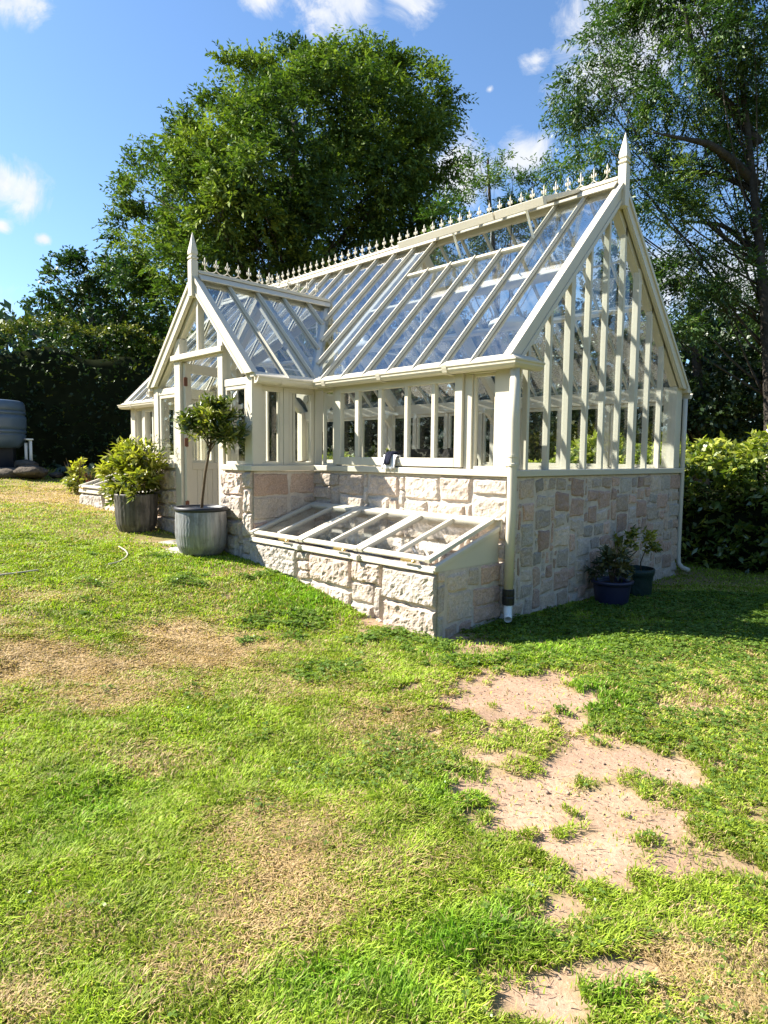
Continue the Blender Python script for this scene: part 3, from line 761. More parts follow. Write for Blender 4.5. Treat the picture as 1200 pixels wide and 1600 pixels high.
# porch slopes
def zpg(x): return zporch(x)+GO
for s in (1, -1):
    fr = P(); gl = P(); NP = nrm(np.array([s*KP, 0, 1.])); X = lambda a: MX+s*a
    ys = [YF+.0, -.48, -.06, .36, .78, 1.14]
    def lowa(y): return 1.33 if y <= -.02 else max(.02, (ZPR-ZE-K*y)/KP-.02)
    for i in range(5):
        y0, y1 = ys[i], ys[i+1]; cut = [y0, y1]
        if y0 < 0 < y1: cut = [y0, -.021, .02, y1]
        for c0, c1 in zip(cut[:-1], cut[1:]):
            p = [np.array((X(a), y, zpg(X(a)))) for a, y in ((lowa(c0), c0+.004), (lowa(c1), c1-.004), (.03, c1-.004), (.03, c0+.004))]
            if lowa(c1) < .06: p = [p[0], p[2], p[3]]
            gl.prism(p, -NP*.006)
        if i < 4:
            y = y1; a = np.array([X(lowa(y)), y, zpg(X(lowa(y)))]); b = np.array([X(.02), y, zpg(X(.02))])
            fr.beam(a, b, .034, .026, NP, off=.0131); fr.beam(a, b, .022, .035, NP, off=-.024); fr.beam(a, b, .014, .012, NP, off=.032); fr.beam(a, b, .042, .005, NP, off=-.0026, mi=1)  # last beam is a black strip painting the capping's shadow
    # valley board
    a = np.array([X(MX-XB+.085), -.085, ZE-K*.085+GO]); b = np.array([MX, (ZPR-ZE)/K, ZPR+GO])
    vn = nrm(NP+NV)
    fr.beam(a, b, .13, .03, vn, off=-.002); fr.beam(a, b, .05, .09, vn, off=-.062)
    ro = fr.build('roof_frame', ['paint', 'rubber_barshade'], GH); gl.build('roof_pane', 'roofglass', ro)

# ---- ridge boards and cresting
rb = P(); rb.box(-L_+.01, -.005, W_/2-.03, W_/2+.03, 3.03, 3.155); rb.box(-L_+.012, -.007, W_/2-.052, W_/2+.052, 3.156, 3.176); rb.box(-L_+.011, -.006, W_/2-.036, W_/2+.036, 3.1765, 3.20)
for s in (-1, 1): rb.beam((-L_+.01, W_/2+s*.075, 3.105), (-.005, W_/2+s*.075, 3.105), .11, .016, (0, s*K, 1))
rb.build('ridge_board', 'paint', GH, bev=.004)
YPR = (ZPR-ZE)/K
rb = P(); rb.box(MX-.03, MX+.03, YF+.005, YPR+.05, ZPR-.12, ZPR+.005); rb.box(MX-.052, MX+.052, YF+.007, YPR+.03, ZPR+.006, ZPR+.026); rb.box(MX-.036, MX+.036, YF+.006, YPR+.02, ZPR+.0265, ZPR+.05)
for s in (-1, 1): rb.beam((MX+s*.075, YF+.005, ZPR-.045), (MX+s*.075, YPR+.02, ZPR-.045), .11, .016, (s*KP, 0, 1))
rb.build('ridge_board', 'paint', GH, bev=.004)
def cresting(org, dr, length, n):
    m = P(); dr = np.array(dr, float); sp = length/n; up = np.array([0, 0, 1.]); sd = np.cross(dr, up)
    for i in range(n):
        c = np.asarray(org)+dr*(sp*(i+.5))
        m.lathe([(.005, .03), (.008, .045), (.005, .07), (.009, .085), (.014, .098), (.007, .112), (.006, .122), (.012, .142), (.001, .185)], c, 6)
        for s in (-1, 1):
            e = c+dr*s*.026
            m.lathe([(.002, .078), (.009, .088), (.010, .10), (.006, .116), (.001, .126)], e, 6)
            m.tube([c+up*.082, c+dr*s*.014+up*.086, e+up*.092], .006, 4)
        t = np.linspace(0, 1, 8)
        e = np.asarray(org)+dr*(sp*(i+1.5)) if i < n-1 else None
        if e is not None:
            path = np.array([c+(e-c)*q+up*(.05-.043*math.sin(PI*q)**.7) for q in t]); m.tube(path, .0055, 4)
    m.build('ridge_cresting', 'paint', GH, smooth=True)
cresting((-L_+.10, W_/2, 3.20), (1, 0, 0), L_-.17, 50)
cresting((MX, YF+.04, ZPR+.05), (0, 1, 0), YPR+D_-.16, 12)

# ---- gutters (swept round the corners) and downpipes
def gutter(path, d0=.085):
    prof = [(0, 1.035), (.012, 1.035), (.014, .99), (.05, .99), (.078, 1.032), (.09, 1.035), (.09, 1.024), (.08, 1.012), (.078, .995), (.064, .975), (.04, .962), (0, .96)]
    path = np.asarray(path, float); n = len(path); m = P(); rows = []
    for i in range(n):
        a = nrm(path[i]-path[i-1]) if i else nrm(path[1]-path[0]); b = nrm(path[i+1]-path[i]) if i < n-1 else a
        na, nb = np.array([a[1], -a[0]]), np.array([b[1], -b[0]])
        mt = (na+nb)/max(.3, 1+na@nb)
        rows.append([(*(path[i]+mt*(d0+d)), z) for d, z in prof])
    k = len(prof); f = []
    for i in range(n-1):
        for j in range(k): f.append((i*k+j, (i+1)*k+j, (i+1)*k+(j+1) % k, i*k+(j+1) % k))
    f += [tuple(range(k)), tuple((n-1)*k+j for j in range(k-1, -1, -1))]
    m.add(np.array(rows).reshape(-1, 3), f)
    # eave board above, soffit fascia behind
    rows = []; pr2 = [(0, 1.036), (.045, 1.036), (.045, 1.050), (-.03, 1.095), (-.08, 1.095), (-.08, 1.036)]; k = len(pr2)
    for i in range(n):
        a = nrm(path[i]-path[i-1]) if i else nrm(path[1]-path[0]); b = nrm(path[i+1]-path[i]) if i < n-1 else a
        na, nb = np.array([a[1], -a[0]]), np.array([b[1], -b[0]]); mt = (na+nb)/max(.3, 1+na@nb)
        rows.append([(*(path[i]+mt*(d0+d)), z) for d, z in pr2])
    f = []
    for i in range(n-1):
        for j in range(k): f.append((i*k+j, (i+1)*k+j, (i+1)*k+(j+1) % k, i*k+(j+1) % k))
    f += [tuple(range(k)), tuple((n-1)*k+j for j in range(k-1, -1, -1))]
    m.add(np.array(rows).reshape(-1, 3), f)
    g = m.build('gutter', 'paint', GH)
    for i in range(n-1):
        a, b = path[i], path[i+1]; ln = np.linalg.norm(b-a); t = nrm(b-a); nn = np.array([t[1], -t[0]])
        for q in np.arange(.35, ln-.1, .92):
            c = a+t*q+nn*d0
            v = [(*(c+t*s*.03+nn*(d*1.0+.004)), z_-.002 if z_ < 1.03 else z_+.004) for s in (-1, 1) for d, z_ in ((.09, 1.035), (.082, 1.010), (.067, .973), (.04, .959), (-.06, .957))]
            br = P(); br.add(v, [(0, 1, 6, 5), (1, 2, 7, 6), (2, 3, 8, 7), (3, 4, 9, 8)]); br.build('gutter_joint', 'paint', g)
gutter([(XA, YF-.03), (XA, 0), (-.005, 0), (-.005, .30)])
gutter([(-L_+.005, .30), (-L_+.005, 0), (XB, 0), (XB, YF-.03)])
gutter([(.07, W_), (-L_-.07, W_)])
def pipe(path, r, name='downpipe'):
    m = P(); m.tube(path, r, 16); return m.build(name, 'paint', GH, smooth=True)
PX, PY = .078, -.045
dp = pipe([(PX, PY, .99), (PX, PY, .5), (PX, PY, -.3), (PX-.004, PY-.01, -1.04)], .044)
c = P(); c.lathe([(.052, 0), (.052, .022), (.047, .026), (.047, .075), (.052, .079), (.052, .10)], (PX, PY, .09), 16); c.box(PX-.11, PX+.03, PY+.02, PY+.048, .09, .185); c.build('pipe_clip', 'paint', dp)
c = P(); c.lathe([(.050, -.13), (.056, -.125), (.058, -.06), (.054, -.05), (.057, -.03), (.056, .01), (.052, .015)], (PX-.003, PY-.01, -1.05), 16); c.build('pipe_connector', 'rubber_barshade', dp)
c = P(); p0 = np.array([PX, PY-.01, -1.175]); c.tube([p0, p0+np.array([.01, -.02, -.05]), p0+np.array([.07, -.10, -.115])], [.04, .04, .036], 14, cap=False); c.build('pipe_spout', 'white', dp, smooth=True)
pipe([(.03, W_+.04, .96), (.03, W_+.045, .3), (.03, W_+.045, -1.1), (.04, W_+.05, -1.22), (.10, W_+.03, -1.27), (.2, W_-.02, -1.285)], .030)

# ---- roof vent, opened
th_v = math.radians(21.6); hd_ = np.array([0, -math.cos(th_v), -math.sin(th_v)]); hy, hz = W_/2-.05, 3.168
vl = .80; vn = np.array([0, -math.sin(th_v), math.cos(th_v)])
def vpt(x, u, n=0): return np.array([x, hy, hz])+hd_*u+vn*n
for x0, x1 in ((VX0+.02, -1.09), (-1.07, VX1+.30)):
    if x0 > x1: continue
    f = P()
    f.beam(vpt(x0, vl-.03), vpt(x1, vl-.03), .06, .085, vn, off=-.018); f.beam(vpt(x0, .03), vpt(x1, .03), .06, .04, vn)
    nb = max(2, int(round((x1-x0)/BAR))+1)
    for x in np.linspace(x0+.02, x1-.02, nb): f.beam(vpt(x, .06), vpt(x, vl-.06), .035, .042, vn)
    fo = f.build('roof_vent', 'paint', GH, bev=.003)
    g = P(); q = [vpt(x0+.02, .05, .012), vpt(x1-.02, .05, .012), vpt(x1-.02, vl-.05, .012), vpt(x0+.02, vl-.05, .012)]; g.prism(q, vn*.005); g.build('vent_pane', 'roofglass', fo)
    s = P(); xm = x0+(x1-x0)*.55
    s.beam(vpt(xm, vl-.10, -.04), (xm, YV0+.06, ZG(YV0+.06)+.02), .022, .018); s.build('vent_stay', 'white', fo)
# ---- roof trusses inside
def bracket(m, p, ud, size, th):
    """curved scroll bracket: corner p, horizontal dir ud"""
    p = np.asarray(p, float); ud = np.asarray(ud, float); up = np.array([0, 0, 1.]); n = np.cross(ud, up)
    pts = [p, p+ud*size]
    for t in np.linspace(0, 1, 9):
        a = t*PI/2; pts.append(p+ud*size*(1-math.sin(a)*.86)-up*size*(1-math.cos(a)*.86)*1.25)
    pts.append(p-up*size*1.35)
    m.prism([q-n*th/2 for q in pts], n*th)
    c = p+ud*size*.32-up*size*.30
    m.prism([c-n*(th/2+.012)+ud*.05*math.cos(k)+up*.05*math.sin(k) for k in np.linspace(0, 2*PI, 13)[:-1]], n*(th+.024))
for x in (XA-.05, XB+.05):
    m = P()
    for s in (0, 1):
        f = (lambda y: y) if s == 0 else (lambda y: W_-y)
        a = np.array([x, f(.05), ZG(.05)-.14]); b = np.array([x, f(W_/2-.04), ZG(W_/2-.04)-.14])
        m.beam(a, b, .09, .15, NV if s == 0 else NR)
    tr = m.build('roof_truss', 'paint', GH, bev=.004)
    for y_, s_ in ((.11, 1), (W_-.10, -1)): k = P(); bracket(k, (x, y_, .93), (0, s_, 0), .36, .06); k.build('truss_bracket', 'paint', tr)
    t = P(); t.tube([(x, .5, 1.55), (x, W_-.5, 1.55)], .012, 6); t.tube([(x, W_/2, 1.55), (x, W_/2, 3.0)], .010, 6); t.build('tie_rod', 'white', tr)
    q = P(); q.box(x-.055, x+.055, W_-.20, W_-.105, SILLZ, .95); q.build('corner_post', 'paint', GH, bev=.004)
m = P()
for s in (1, -1): m.beam((MX+s*1.17, .05, zporch(MX+1.17)-.17), (MX, .05, ZPR-.16), .09, .15, (s*KP, 0, 1))
tr = m.build('porch_truss', 'paint', GH)
for x_, s_ in ((XA-.11, -1), (XB+.11, 1)): k = P(); bracket(k, (x_, .05, .95), (s_, 0, 0), .30, .055); k.build('truss_bracket', 'paint', tr)
pu = P()
for y in (.95,):
    pu.beam((-L_+.1, y, ZG(y)-.10), (XB+.3, y, ZG(y)-.10), .05, .09, NV); pu.beam((XA-.3, y, ZG(y)-.10), (-.1, y, ZG(y)-.10), .05, .09, NV)
    pu.beam((-L_+.1, W_-y, ZG(y)-.10), (-.1, W_-y, ZG(y)-.10), .05, .09, NR)
    pu.tube([(-L_+.1, W_-1.45, 2.45), (-.1, W_-1.45, 2.45)], .014, 6)
pu.build('purlin', 'paint', GH)
# floor inside
fl = P(); fl.box(-L_+.05, -.05, .05, W_-.05, -1.2, -.86); fl.box(XB+.05, XA-.05, -D_+.02, .049, -1.2, -.862)
tag(fl.build('floor', 'slab'), kind='structure')
st = P(); st.prism([(-4.75, -1.62, -.925), (-4.05, -1.75, -.95), (-3.35, -1.45, -.96), (-3.45, -.95, -.94), (-4.7, -.95, -.915)], (0, 0, -.12))
tag(st.build('doorstep', 'slab', bev=.01), 'flat pale stone doorstep set in the grass before the porch door', 'doorstep')

# ================================================================== COLD FRAMES
def cold_frame(mir, dz, label, seed):
    X = fmap(mir); xr, xl = -.06, XA+.012
    ZT, ZF = -.425+dz, -.735+dz; ZBW = -.80+dz
    root = thing('cold_frame', label, 'cold frame', (X((xl+xr)/2), -.45, -1.2+dz), 'cold frames against the greenhouse')
    yf = -D_
    if not mir:
        stone_wall((xl, yf, 0), (1, 0, 0), (0, -1, 0), xr-xl, ZB, ZBW-.012, .038, seed, .018, .2, root, 1.5, .105, e1=.01)
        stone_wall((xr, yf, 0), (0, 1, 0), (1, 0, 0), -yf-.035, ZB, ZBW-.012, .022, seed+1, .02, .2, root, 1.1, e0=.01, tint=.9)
    else:
        stone_wall((X(xr), yf, 0), (1, 0, 0), (0, -1, 0), xr-xl, -1.2, ZBW-.012, .04, seed, .03, .2, root, 1.5, .125, e0=.01)
        stone_wall((X(xr), -.035, 0), (0, -1, 0), (-1, 0, 0), -yf-.035, -1.2, ZBW-.012, .022, seed+1, .04, .2, root, e1=.01)
    b = P(); yb = -.045
    b.prism([(X(xr+.01), yf-.05, ZBW), (X(xr+.01), yf-.05, ZF-.012), (X(xr+.01), yb, ZT-.045), (X(xr+.01), yb, ZBW)], (X(xr-.025)-X(xr+.01), 0, 0))
    b.prism([(X(xr+.024), yf-.052, ZF-.055), (X(xr+.024), yf-.052, ZF-.014), (X(xr+.024), yb-.01, ZT-.047), (X(xr+.024), yb-.01, ZT-.088)], (X(xr+.011)-X(xr+.024), 0, 0))
    b.prism([(X(xl+.001), yf-.05, ZBW), (X(xl+.001), yf-.05, ZF-.012), (X(xl+.001), yb, ZT-.045), (X(xl+.001), yb, ZBW)], (X(xl+.03)-X(xl+.001), 0, 0))
    b.box(X(xl+.031), X(xr-.026), yf-.049, yf-.012, ZBW+.001, ZF-.02)
    b.box(X(xl), X(xr+.012), yf-.062, yf-.051, ZBW-.004, ZBW+.025)
    b.box(X(xl+.01), X(xr+.03), -.0445, .004, ZT-.09, ZT+.012); b.box(X(xl+.01), X(xr+.031), -.075, .002, ZT+.0125, ZT+.026)
    b.build('frame', 'paint', root, bev=.004)
    s = P(); s.box(X(xl+.05), X(xr-.05), yf+.2, -.05, -1.3, -1.02+dz); s.build('soil_bed', 'soil', root)
    ln = nrm(np.array([0, -(ZT-ZF), -(yf+.0-yb)*-1.]))
    ln = nrm(np.array([0, ZF-ZT, .87])); ln = nrm(np.cross(np.array([1., 0, 0]), np.array([0, .87, ZT-ZF])))
    wid = (xr-.02-(xl+.02))/3
    for k in range(3):
        x0, x1 = xl+.02+k*wid+.006, xl+.02+(k+1)*wid-.006
        lp = lambda x, q, h=.02: np.array([X(x), yf-.062+(.86+.05)*q-.0, ZF+.01+(ZT-ZF-.012)*q])+ln*h
        f = P()
        f.beam(lp(x0+.03, 0), lp(x0+.03, 1), .06, .038, ln); f.beam(lp(x1-.03, 0), lp(x1-.03, 1), .06, .038, ln)
        f.beam(lp(x0+.0605, .045), lp(x1-.0605, .045), .07, .022, ln, off=-.006); f.beam(lp(x0+.0605, .945), lp(x1-.0605, .945), .09, .036, ln)
        f.beam(lp((x0+x1)/2, .085), lp((x0+x1)/2, .90), .045, .036, ln)
        lid = f.build('lid', 'paint', root, bev=.004)
        g = P(); g.prism([lp(x0+.055, .05, .012), lp(x1-.055, .05, .012), lp(x1-.055, .94, .012), lp(x0+.055, .94, .012)], ln*.005); g.build('lid_pane', 'lidglass', lid)
        h = P(); c = lp((x0+x1)/2+.25, -.01, .005); h.beam(c-np.array([.12, .008, 0]), c+np.array([.02, -.008, 0]), .018, .016); h.lathe([(.016, 0), (.022, .012), (.012, .024)], c+np.array([.03, -.01, -.012]), 10); h.build('lid_stay', 'brass', lid)
        if k: 
            h = P(); c = lp(x0-.006, -.015, -.02); h.box(c[0]-.03, c[0]+.03, c[1]-.03, c[1]+.02, c[2]-.055, c[2]-.004); h.build('lid_rest', 'paint', lid, bev=.006)
cold_frame(False, 0., 'low cream lidded cold frame on rough granite base beside the downpipe', 31)
cold_frame(True, .32, 'far cold frame left of the porch, mostly hidden by the potted shrub', 41)

# ================================================================== THINGS INSIDE
for i, (x, lab) in enumerate(((-1.4, 'white enamel pendant lamp hanging nearest the right gable, above the wicker chairs'), (-4.07, 'middle white pendant lamp of the row, level with the porch'), (-6.7, 'white pendant lamp seen through the porch roof, farthest of the row'))):
    root = thing('pendant_lamp', lab, 'lamp', (x, W_/2, 1.8), 'white pendant lamps hanging from the ridge')
    s = P(); s.lathe([(.255, 0), (.262, .012), (.235, .06), (.16, .10), (.075, .125), (.065, .14), (.062, .20), (.045, .215), (.02, .22)], (x, W_/2, 1.80), 28); s.lathe([(.02, .0), (.05, -.02), (.06, -.06), (.04, -.10), (.01, -.115)], (x, W_/2, 1.90), 14); s.build('lamp_shade', 'white', root, smooth=True)
    c = P(); c.tube([(x, W_/2, 2.0), (x, W_/2, 3.03)], .006, 6); c.build('cord', 'darkplastic', root)
def chair(x, y, rz, wdt, label):
    root = thing('wicker_chair', label, 'chair', (x, y, -.86), 'dark wicker chairs inside the greenhouse')
    c, s = math.cos(rz), math.sin(rz)
    def tr(m):
        m.v = [np.stack([v[:, 0]*c-v[:, 1]*s+x, v[:, 0]*s+v[:, 1]*c+y, v[:, 2]-.86], 1) for v in m.v]; return m
    h = wdt/2
    b = P(); t = np.linspace(-1, 1, 13); pts = [(-h, .32, .25)]+[(h*q, .32+.03*(1-q*q), 1.0+.13*(1-q**4)) for q in t]+[(h, .32, .25)]
    b.prism(pts, (0, .09, 0)); tr(b).build('backrest', 'wicker', root)
    a = P(); a.box(-h, h, -.35, .315, .2, .40); tr(a).build('seat', 'wicker', root, bev=.02)
    for sg in (-1, 1):
        a = P(); a.box(sg*h-sg*.10, sg*h-sg*.001, -.36, .312, .401, .64); tr(a).build('armrest', 'wicker', root, bev=.03)
    cu = P(); cu.box(-h+.11, h-.11, -.34, .30, .402, .50); tr(cu).build('cushion', 'cushion', root, bev=.03)
    for sx in (-1, 1):
        for sy in (-.3, .3):
            l = P(); l.box(sx*(h-.05)-.025, sx*(h-.05)+.025, sy-.025, sy+.025, 0, .199); tr(l).build('leg', 'wicker', root)
chair(-1.02, 1.05, 2.7, .78, 'dark wicker armchair just inside the corner by the downpipe')
chair(-2.3, 1.75, 3.3, 1.35, 'long dark wicker sofa behind the casement window')
# potted herb on the inner sill
def potted(name, label, cat, c, pot_prof, potmat, mats_leaf, lumps, per, tl, nl, ll, lw, droop, seed, stems=None, rip=0, ripn=0, rz=None, soil=None, n=40, stemmat='stem', rim=None, up=.5):
    root = thing(name, label, cat, c)
    p = P(); p.lathe(pot_prof, c, n, 0, rip, ripn, rz); po = p.build('pot', potmat, root, smooth=True)
    if rim: q = P(); q.lathe(rim, c, n); q.build('pot_rim', 'darkplastic', po, smooth=True)
    if soil: q = P(); q.lathe([(soil[0], soil[1]-.02), (soil[0]*.8, soil[1]+.004), (.01, soil[1]+.008)], c, 20); q.build('soil', 'soil', root)
    if stems:
        q = P()
        for path, rr in stems: q.tube([np.asarray(c)+np.asarray(a) for a in path], rr, 8)
        q.build('stem', stemmat, root, smooth=True)
    a = crown([(np.asarray(c)+np.asarray(l[:3]), l[3]) for l in lumps], per, tl, nl, ll, lw, droop, seed, up=up, inner=.25, tvar=.35)
    leaves('foliage', *a, mats_leaf, root)
    return root
potted('potted_herb', 'small bright green herb in a pot inside the casement window', 'potted plant', (-1.93, .2, .053), [(.035, 0), (.05, .08), (.053, .085), (.05, .09), (.045, .07)], 'white', 'l_bay', [(-.02, 0, .13, .06), (.1, .02, .12, .05)], 9000, .04, 4, .05, .035, .2, 5, n=16)
cl_ = P()
r = np.random.default_rng(3)
def cloth(name, label, x, z0, prof, wdt, m, seed, y=-.03):
    r = np.random.default_rng(seed); nu = 14; V = []
    prof = np.asarray(prof, float)
    for i, (py_, pz) in enumerate(prof):
        for j in range(nu):
            q = j/(nu-1); wv = .012*math.sin(q*17+i*.9)+r.uniform(-.004, .004)
            V.append((x+(q-.5)*wdt*(1-.10*i/len(prof)*(1 if j % 2 else .3)), y+py_-abs(wv)-.004, z0+pz+wv*.6))
    n = len(prof)
    F = [(i*nu+j, i*nu+j+1, (i+1)*nu+j+1, (i+1)*nu+j) for i in range(n-1) for j in range(nu-1)]
    mb = P(); mb.add(V, F); o = mb.build(name, m, None, smooth=True)
    md = o.modifiers.new('Solidify', 'SOLIDIFY'); md.thickness = .008; md.offset = 0
    tag(o, label, 'cloth'); return o
cloth('cloth', 'crumpled white cloth hanging over the bottom rail of the casement window', -1.49, .155, [(.06, .012), (.03, .02), (.0, .022), (-.012, .0), (-.018, -.04), (-.03, -.085), (-.032, -.12)], .20, 'whitecloth', 4)
cloth('glove', 'navy blue glove draped on the white cloth at the casement window', -1.50, .17, [(.10, .03), (.05, .045), (.0, .03), (-.022, .01), (-.035, -.04), (-.046, -.09)], .10, 'navycloth', 6, y=-.036)
pp = P(); V = []; F = []
r = np.random.default_rng(12)
for i in range(6):
    for j in range(6): V.append((XA-.03+.03*r.uniform(-1, 1)-.02*(i % 2), -.74+.05*j+r.uniform(-.008, .008), SILLZ+.01+.09*(1-j/6)*r.uniform(.3, 1)*(i/6+.3)))
for i in range(5):
    for j in range(5): F.append((i*6+j, i*6+j+1, (i+1)*6+j+1, (i+1)*6+j))

# ================================================================== POTS OUTSIDE
def ground_c(x, y, dz=0): return np.array([x, y, float(zg(x, y))+dz])
def gc_px(px, depth, dz=0):
    p = at(px, 800, depth); return ground_c(p[0], p[1], dz)
c = ground_c(-3.40, -1.235, -.02)
tub = [(.20, 0), (.235, .03), (.275, .12), (.292, .25), (.292, .38), (.285, .50), (.275, .545), (.268, .545), (.262, .50), (.262, .40)]
def refine(pr, n=5):
    pr = np.asarray(pr, float); o = []
    for a, b in zip(pr[:-1], pr[1:]):
        for k in range(n): o.append(tuple(a+(b-a)*k/n))
    o.append(tuple(pr[-1])); return o
st = [([(0, 0, .42), (.03, -.0, .65), (.07, .02, .95), (.12, .05, 1.22), (.15, .07, 1.42)], [.019, .017, .015, .014, .010])]
for k in range(9):
    a = k*2.4; st.append(([(.125, .055, 1.20+.02*k), (.14+.10*math.cos(a), .06+.10*math.sin(a), 1.31+.02*k), (.14+.2*math.cos(a), .06+.2*math.sin(a), 1.37+.03*k)], [.007, .005, .002]))
potted('potted_bay_tree', 'clipped lollipop bay tree in a ribbed galvanised dolly tub by the door', 'potted tree', c, refine(tub), 'zinc', 'l_bay',
       [(.16, .07, 1.49, .21), (.02, .0, 1.45, .16), (.29, .16, 1.44, .15), (.15, .07, 1.38, .17), (.20, .09, 1.64, .12), (-.06, -.06, 1.54, .11), (.38, .24, 1.33, .09), (.1, .0, 1.56, .15), (.24, .18, 1.71, .06), (.04, .02, 1.68, .07), (.33, .2, 1.53, .08), (-.11, -.11, 1.44, .08)], 2300, .10, 6, .085, .031, -.1, 21, st, .0022, 46, (.03, .50), (.262, .46), 184,
       rim=[(.283, .515), (.298, .52), (.302, .54), (.298, .56), (.285, .568), (.272, .56), (.268, .52)], up=.9)
c = ground_c(-5.10, -1.26, -.03)
tub2 = [(.19, 0), (.22, .02), (.255, .12), (.268, .25), (.272, .40), (.278, .52), (.272, .525), (.262, .50), (.255, .42)]
st = []
r = np.random.default_rng(8)
for k in range(12):
    a = r.uniform(0, 6.28); q = r.uniform(.2, .5); st.append(([(0, 0, .42), (.15*math.cos(a)*q*2, .15*math.sin(a)*q*2, .62), (q*math.cos(a), q*math.sin(a), .75+r.uniform(0, .4))], [.008, .006, .002]))
st.append(([(.15, 0, .45), (.22, .02, .9), (.24, .03, 1.3)], [.006, .004, .002])); st.append(([(.2, 0, .45), (.30, .02, .9), (.33, .03, 1.25)], [.006, .004, .002]))
potted('potted_shrub', 'yellow green leafy shrub in a dark weathered tub left of the door', 'potted plant', c, refine(tub2), 'zincdark', 'l_shrub',
       [(0, 0, .68, .28), (-.2, 0, .72, .25), (.18, .02, .75, .24), (-.34, -.02, .80, .20), (.02, .05, .85, .24), (.22, .05, .95, .16), (-.16, .05, .95, .15), (.27, 0, .62, .18), (-.25, -.05, .55, .16), (-.38, -.05, .58, .10), (-.3, 0, 1.0, .1), (.05, .05, 1.06, .1)], 640, .19, 8, .125, .045, .1, 22, st, .0035, 26, (.02, .50), (.258, .46), 130, up=.8)
# airy stems in the tub behind the shrub
c2 = c+np.array([.2, .1, 0])
a = crown([(c2+np.array([.02, 0, 1.1]), .22), (c2+np.array([.08, 0, .9]), .2)], 500, .12, 5, .045, .016, .1, 23, inner=.2, tvar=.3)
leaves('foliage', *a, 'l_olive', bpy.data.objects['potted_shrub'])
q0 = at(948, 925, 7.0); c = ground_c(.30, 1.50, -.03)
st = [([(0, 0, .2), (.03*k-.06, .02, .4), (.09*k-.16, .03*k, .60)], [.008, .006, .003]) for k in range(4)]
potted('potted_camellia', 'dark leafy plant in a round blue plastic pot against the stone gable wall', 'potted plant', c, refine([(.15, 0), (.165, .03), (.19, .20), (.195, .24), (.215, .245), (.22, .275), (.205, .28), (.185, .26), (.18, .22)], 2), 'bluepot', 'l_olive',
       [(-.05, 0, .42, .12), (.06, .02, .44, .10), (-.12, 0, .36, .10), (.03, 0, .33, .12), (.08, 0, .54, .05), (-.10, 0, .50, .06)], 1900, .09, 5, .075, .034, .15, 24, st, soil=(.178, .23))
c = ground_c(.26, 2.12, -.03)
st = [([(-.06, 0, .25), (-.09, 0, .40), (-.14, 0, .54)], [.009, .007, .004]), ([(.07, 0, .25), (.06, 0, .40), (.12, 0, .58)], [.009, .007, .004]), ([(-.09, 0, .42), (.0, .02, .52), (.02, 0, .6)], [.006, .005, .002])]
potted('potted_sapling', 'young plant with two bare stems in a dark green planter beside the rear downpipe', 'potted plant', c, refine([(.165, 0), (.18, .02), (.19, .20), (.20, .26), (.208, .27), (.212, .33), (.20, .335), (.19, .30), (.185, .24)], 2), 'greenbag', 'l_shrub',
       [(-.13, 0, .58, .10), (.1, 0, .60, .10), (-.0, 0, .63, .09), (.15, 0, .53, .06), (-.18, 0, .52, .07)], 1500, .09, 5, .075, .04, .15, 25, st, soil=(.185, .27), n=24)
j = P(); jc = np.array([.46, 1.56, float(zg(.46, 1.56))+.25]); jc = np.array([.43, 1.62, float(zg(.30, 1.5))+.20])
j.lathe([(.030, 0), (.040, .01), (.042, .09), (.034, .105), (.034, .125), (.030, .125), (.030, .1), (.036, .085), (.035, .015), (.01, .008)], jc, 18)
tag(j.build('glass_jar', 'glass', smooth=True), 'clear glass jar standing at the edge of the blue pot', 'jar')

# hoses on the lawn
def hose(pxs, label, r=.008):
    pts = [gp(*q)+np.array([0, 0, .016]) for q in pxs]; pts = np.array(pts)
    t = np.linspace(0, len(pts)-1, len(pts)*6); path = np.stack([np.interp(t, np.arange(len(pts)), pts[:, k]) for k in range(3)], 1)
    for _ in range(3): path[1:-1] = (path[:-2]+2*path[1:-1]+path[2:])/4
    m = P(); m.tube(path, r, 8); tag(m.build('garden_hose', 'hose', smooth=True), label, 'hose', 'hose ends on the lawn')
hose([(186, 856), (196, 862), (200, 868), (196, 874), (186, 880), (170, 884)], 'short curl of pale hose in the grass before the dark tub')
hose([(-6, 902), (15, 899), (32, 897), (60, 893)], 'straight pale hose end at the left edge of the lawn')

# ================================================================== WATER BUTT, ROCKS, BED
wb = at(-13, 700, 15.0); wz = -.12
bp = np.array([wb[0], wb[1], wz])
root = thing('water_butt', 'blue grey ribbed plastic water butt on a dark stand before the hedge', 'water butt', bp)
pr = [(.55, .40), (.62, .46), (.68, .55), (.70, .66), (.71, .70), (.685, .715), (.685, .735), (.715, .75), (.715, .80), (.69, .815), (.715, .83), (.72, .98), (.715, 1.12), (.69, 1.135), (.69, 1.155), (.715, 1.17), (.71, 1.22), (.685, 1.235), (.71, 1.25), (.69, 1.40), (.66, 1.45), (.60, 1.47), (.05, 1.49)]
m = P(); m.lathe(refine(pr, 2), bp, 48); m.build('barrel', 'butt', root, smooth=True)
m = P(); m.lathe([(.50, -.3), (.50, .41), (.4, .42)], bp, 8); m.build('stand', 'darkplastic', root, bev=.01)
m = P(); m.lathe([(.13, 1.475), (.14, 1.49), (.13, 1.535), (.05, 1.54)], bp, 20); m.build('lid', 'darkplastic', root, smooth=True)
b2 = at(43, 700, 15.1)
root = thing('standpipe', 'pair of thin white pipes standing beside the water butt', 'pipe', (b2[0], b2[1], .0))
for k in (-.03, .06):
    m = P(); x, y = b2[0]+k, b2[1]+k*.8; m.tube([(x, y, -.15), (x, y, .40+(.06 if k > 0 else 0))], .035, 10); m.build('pipe', 'white', root, smooth=True)
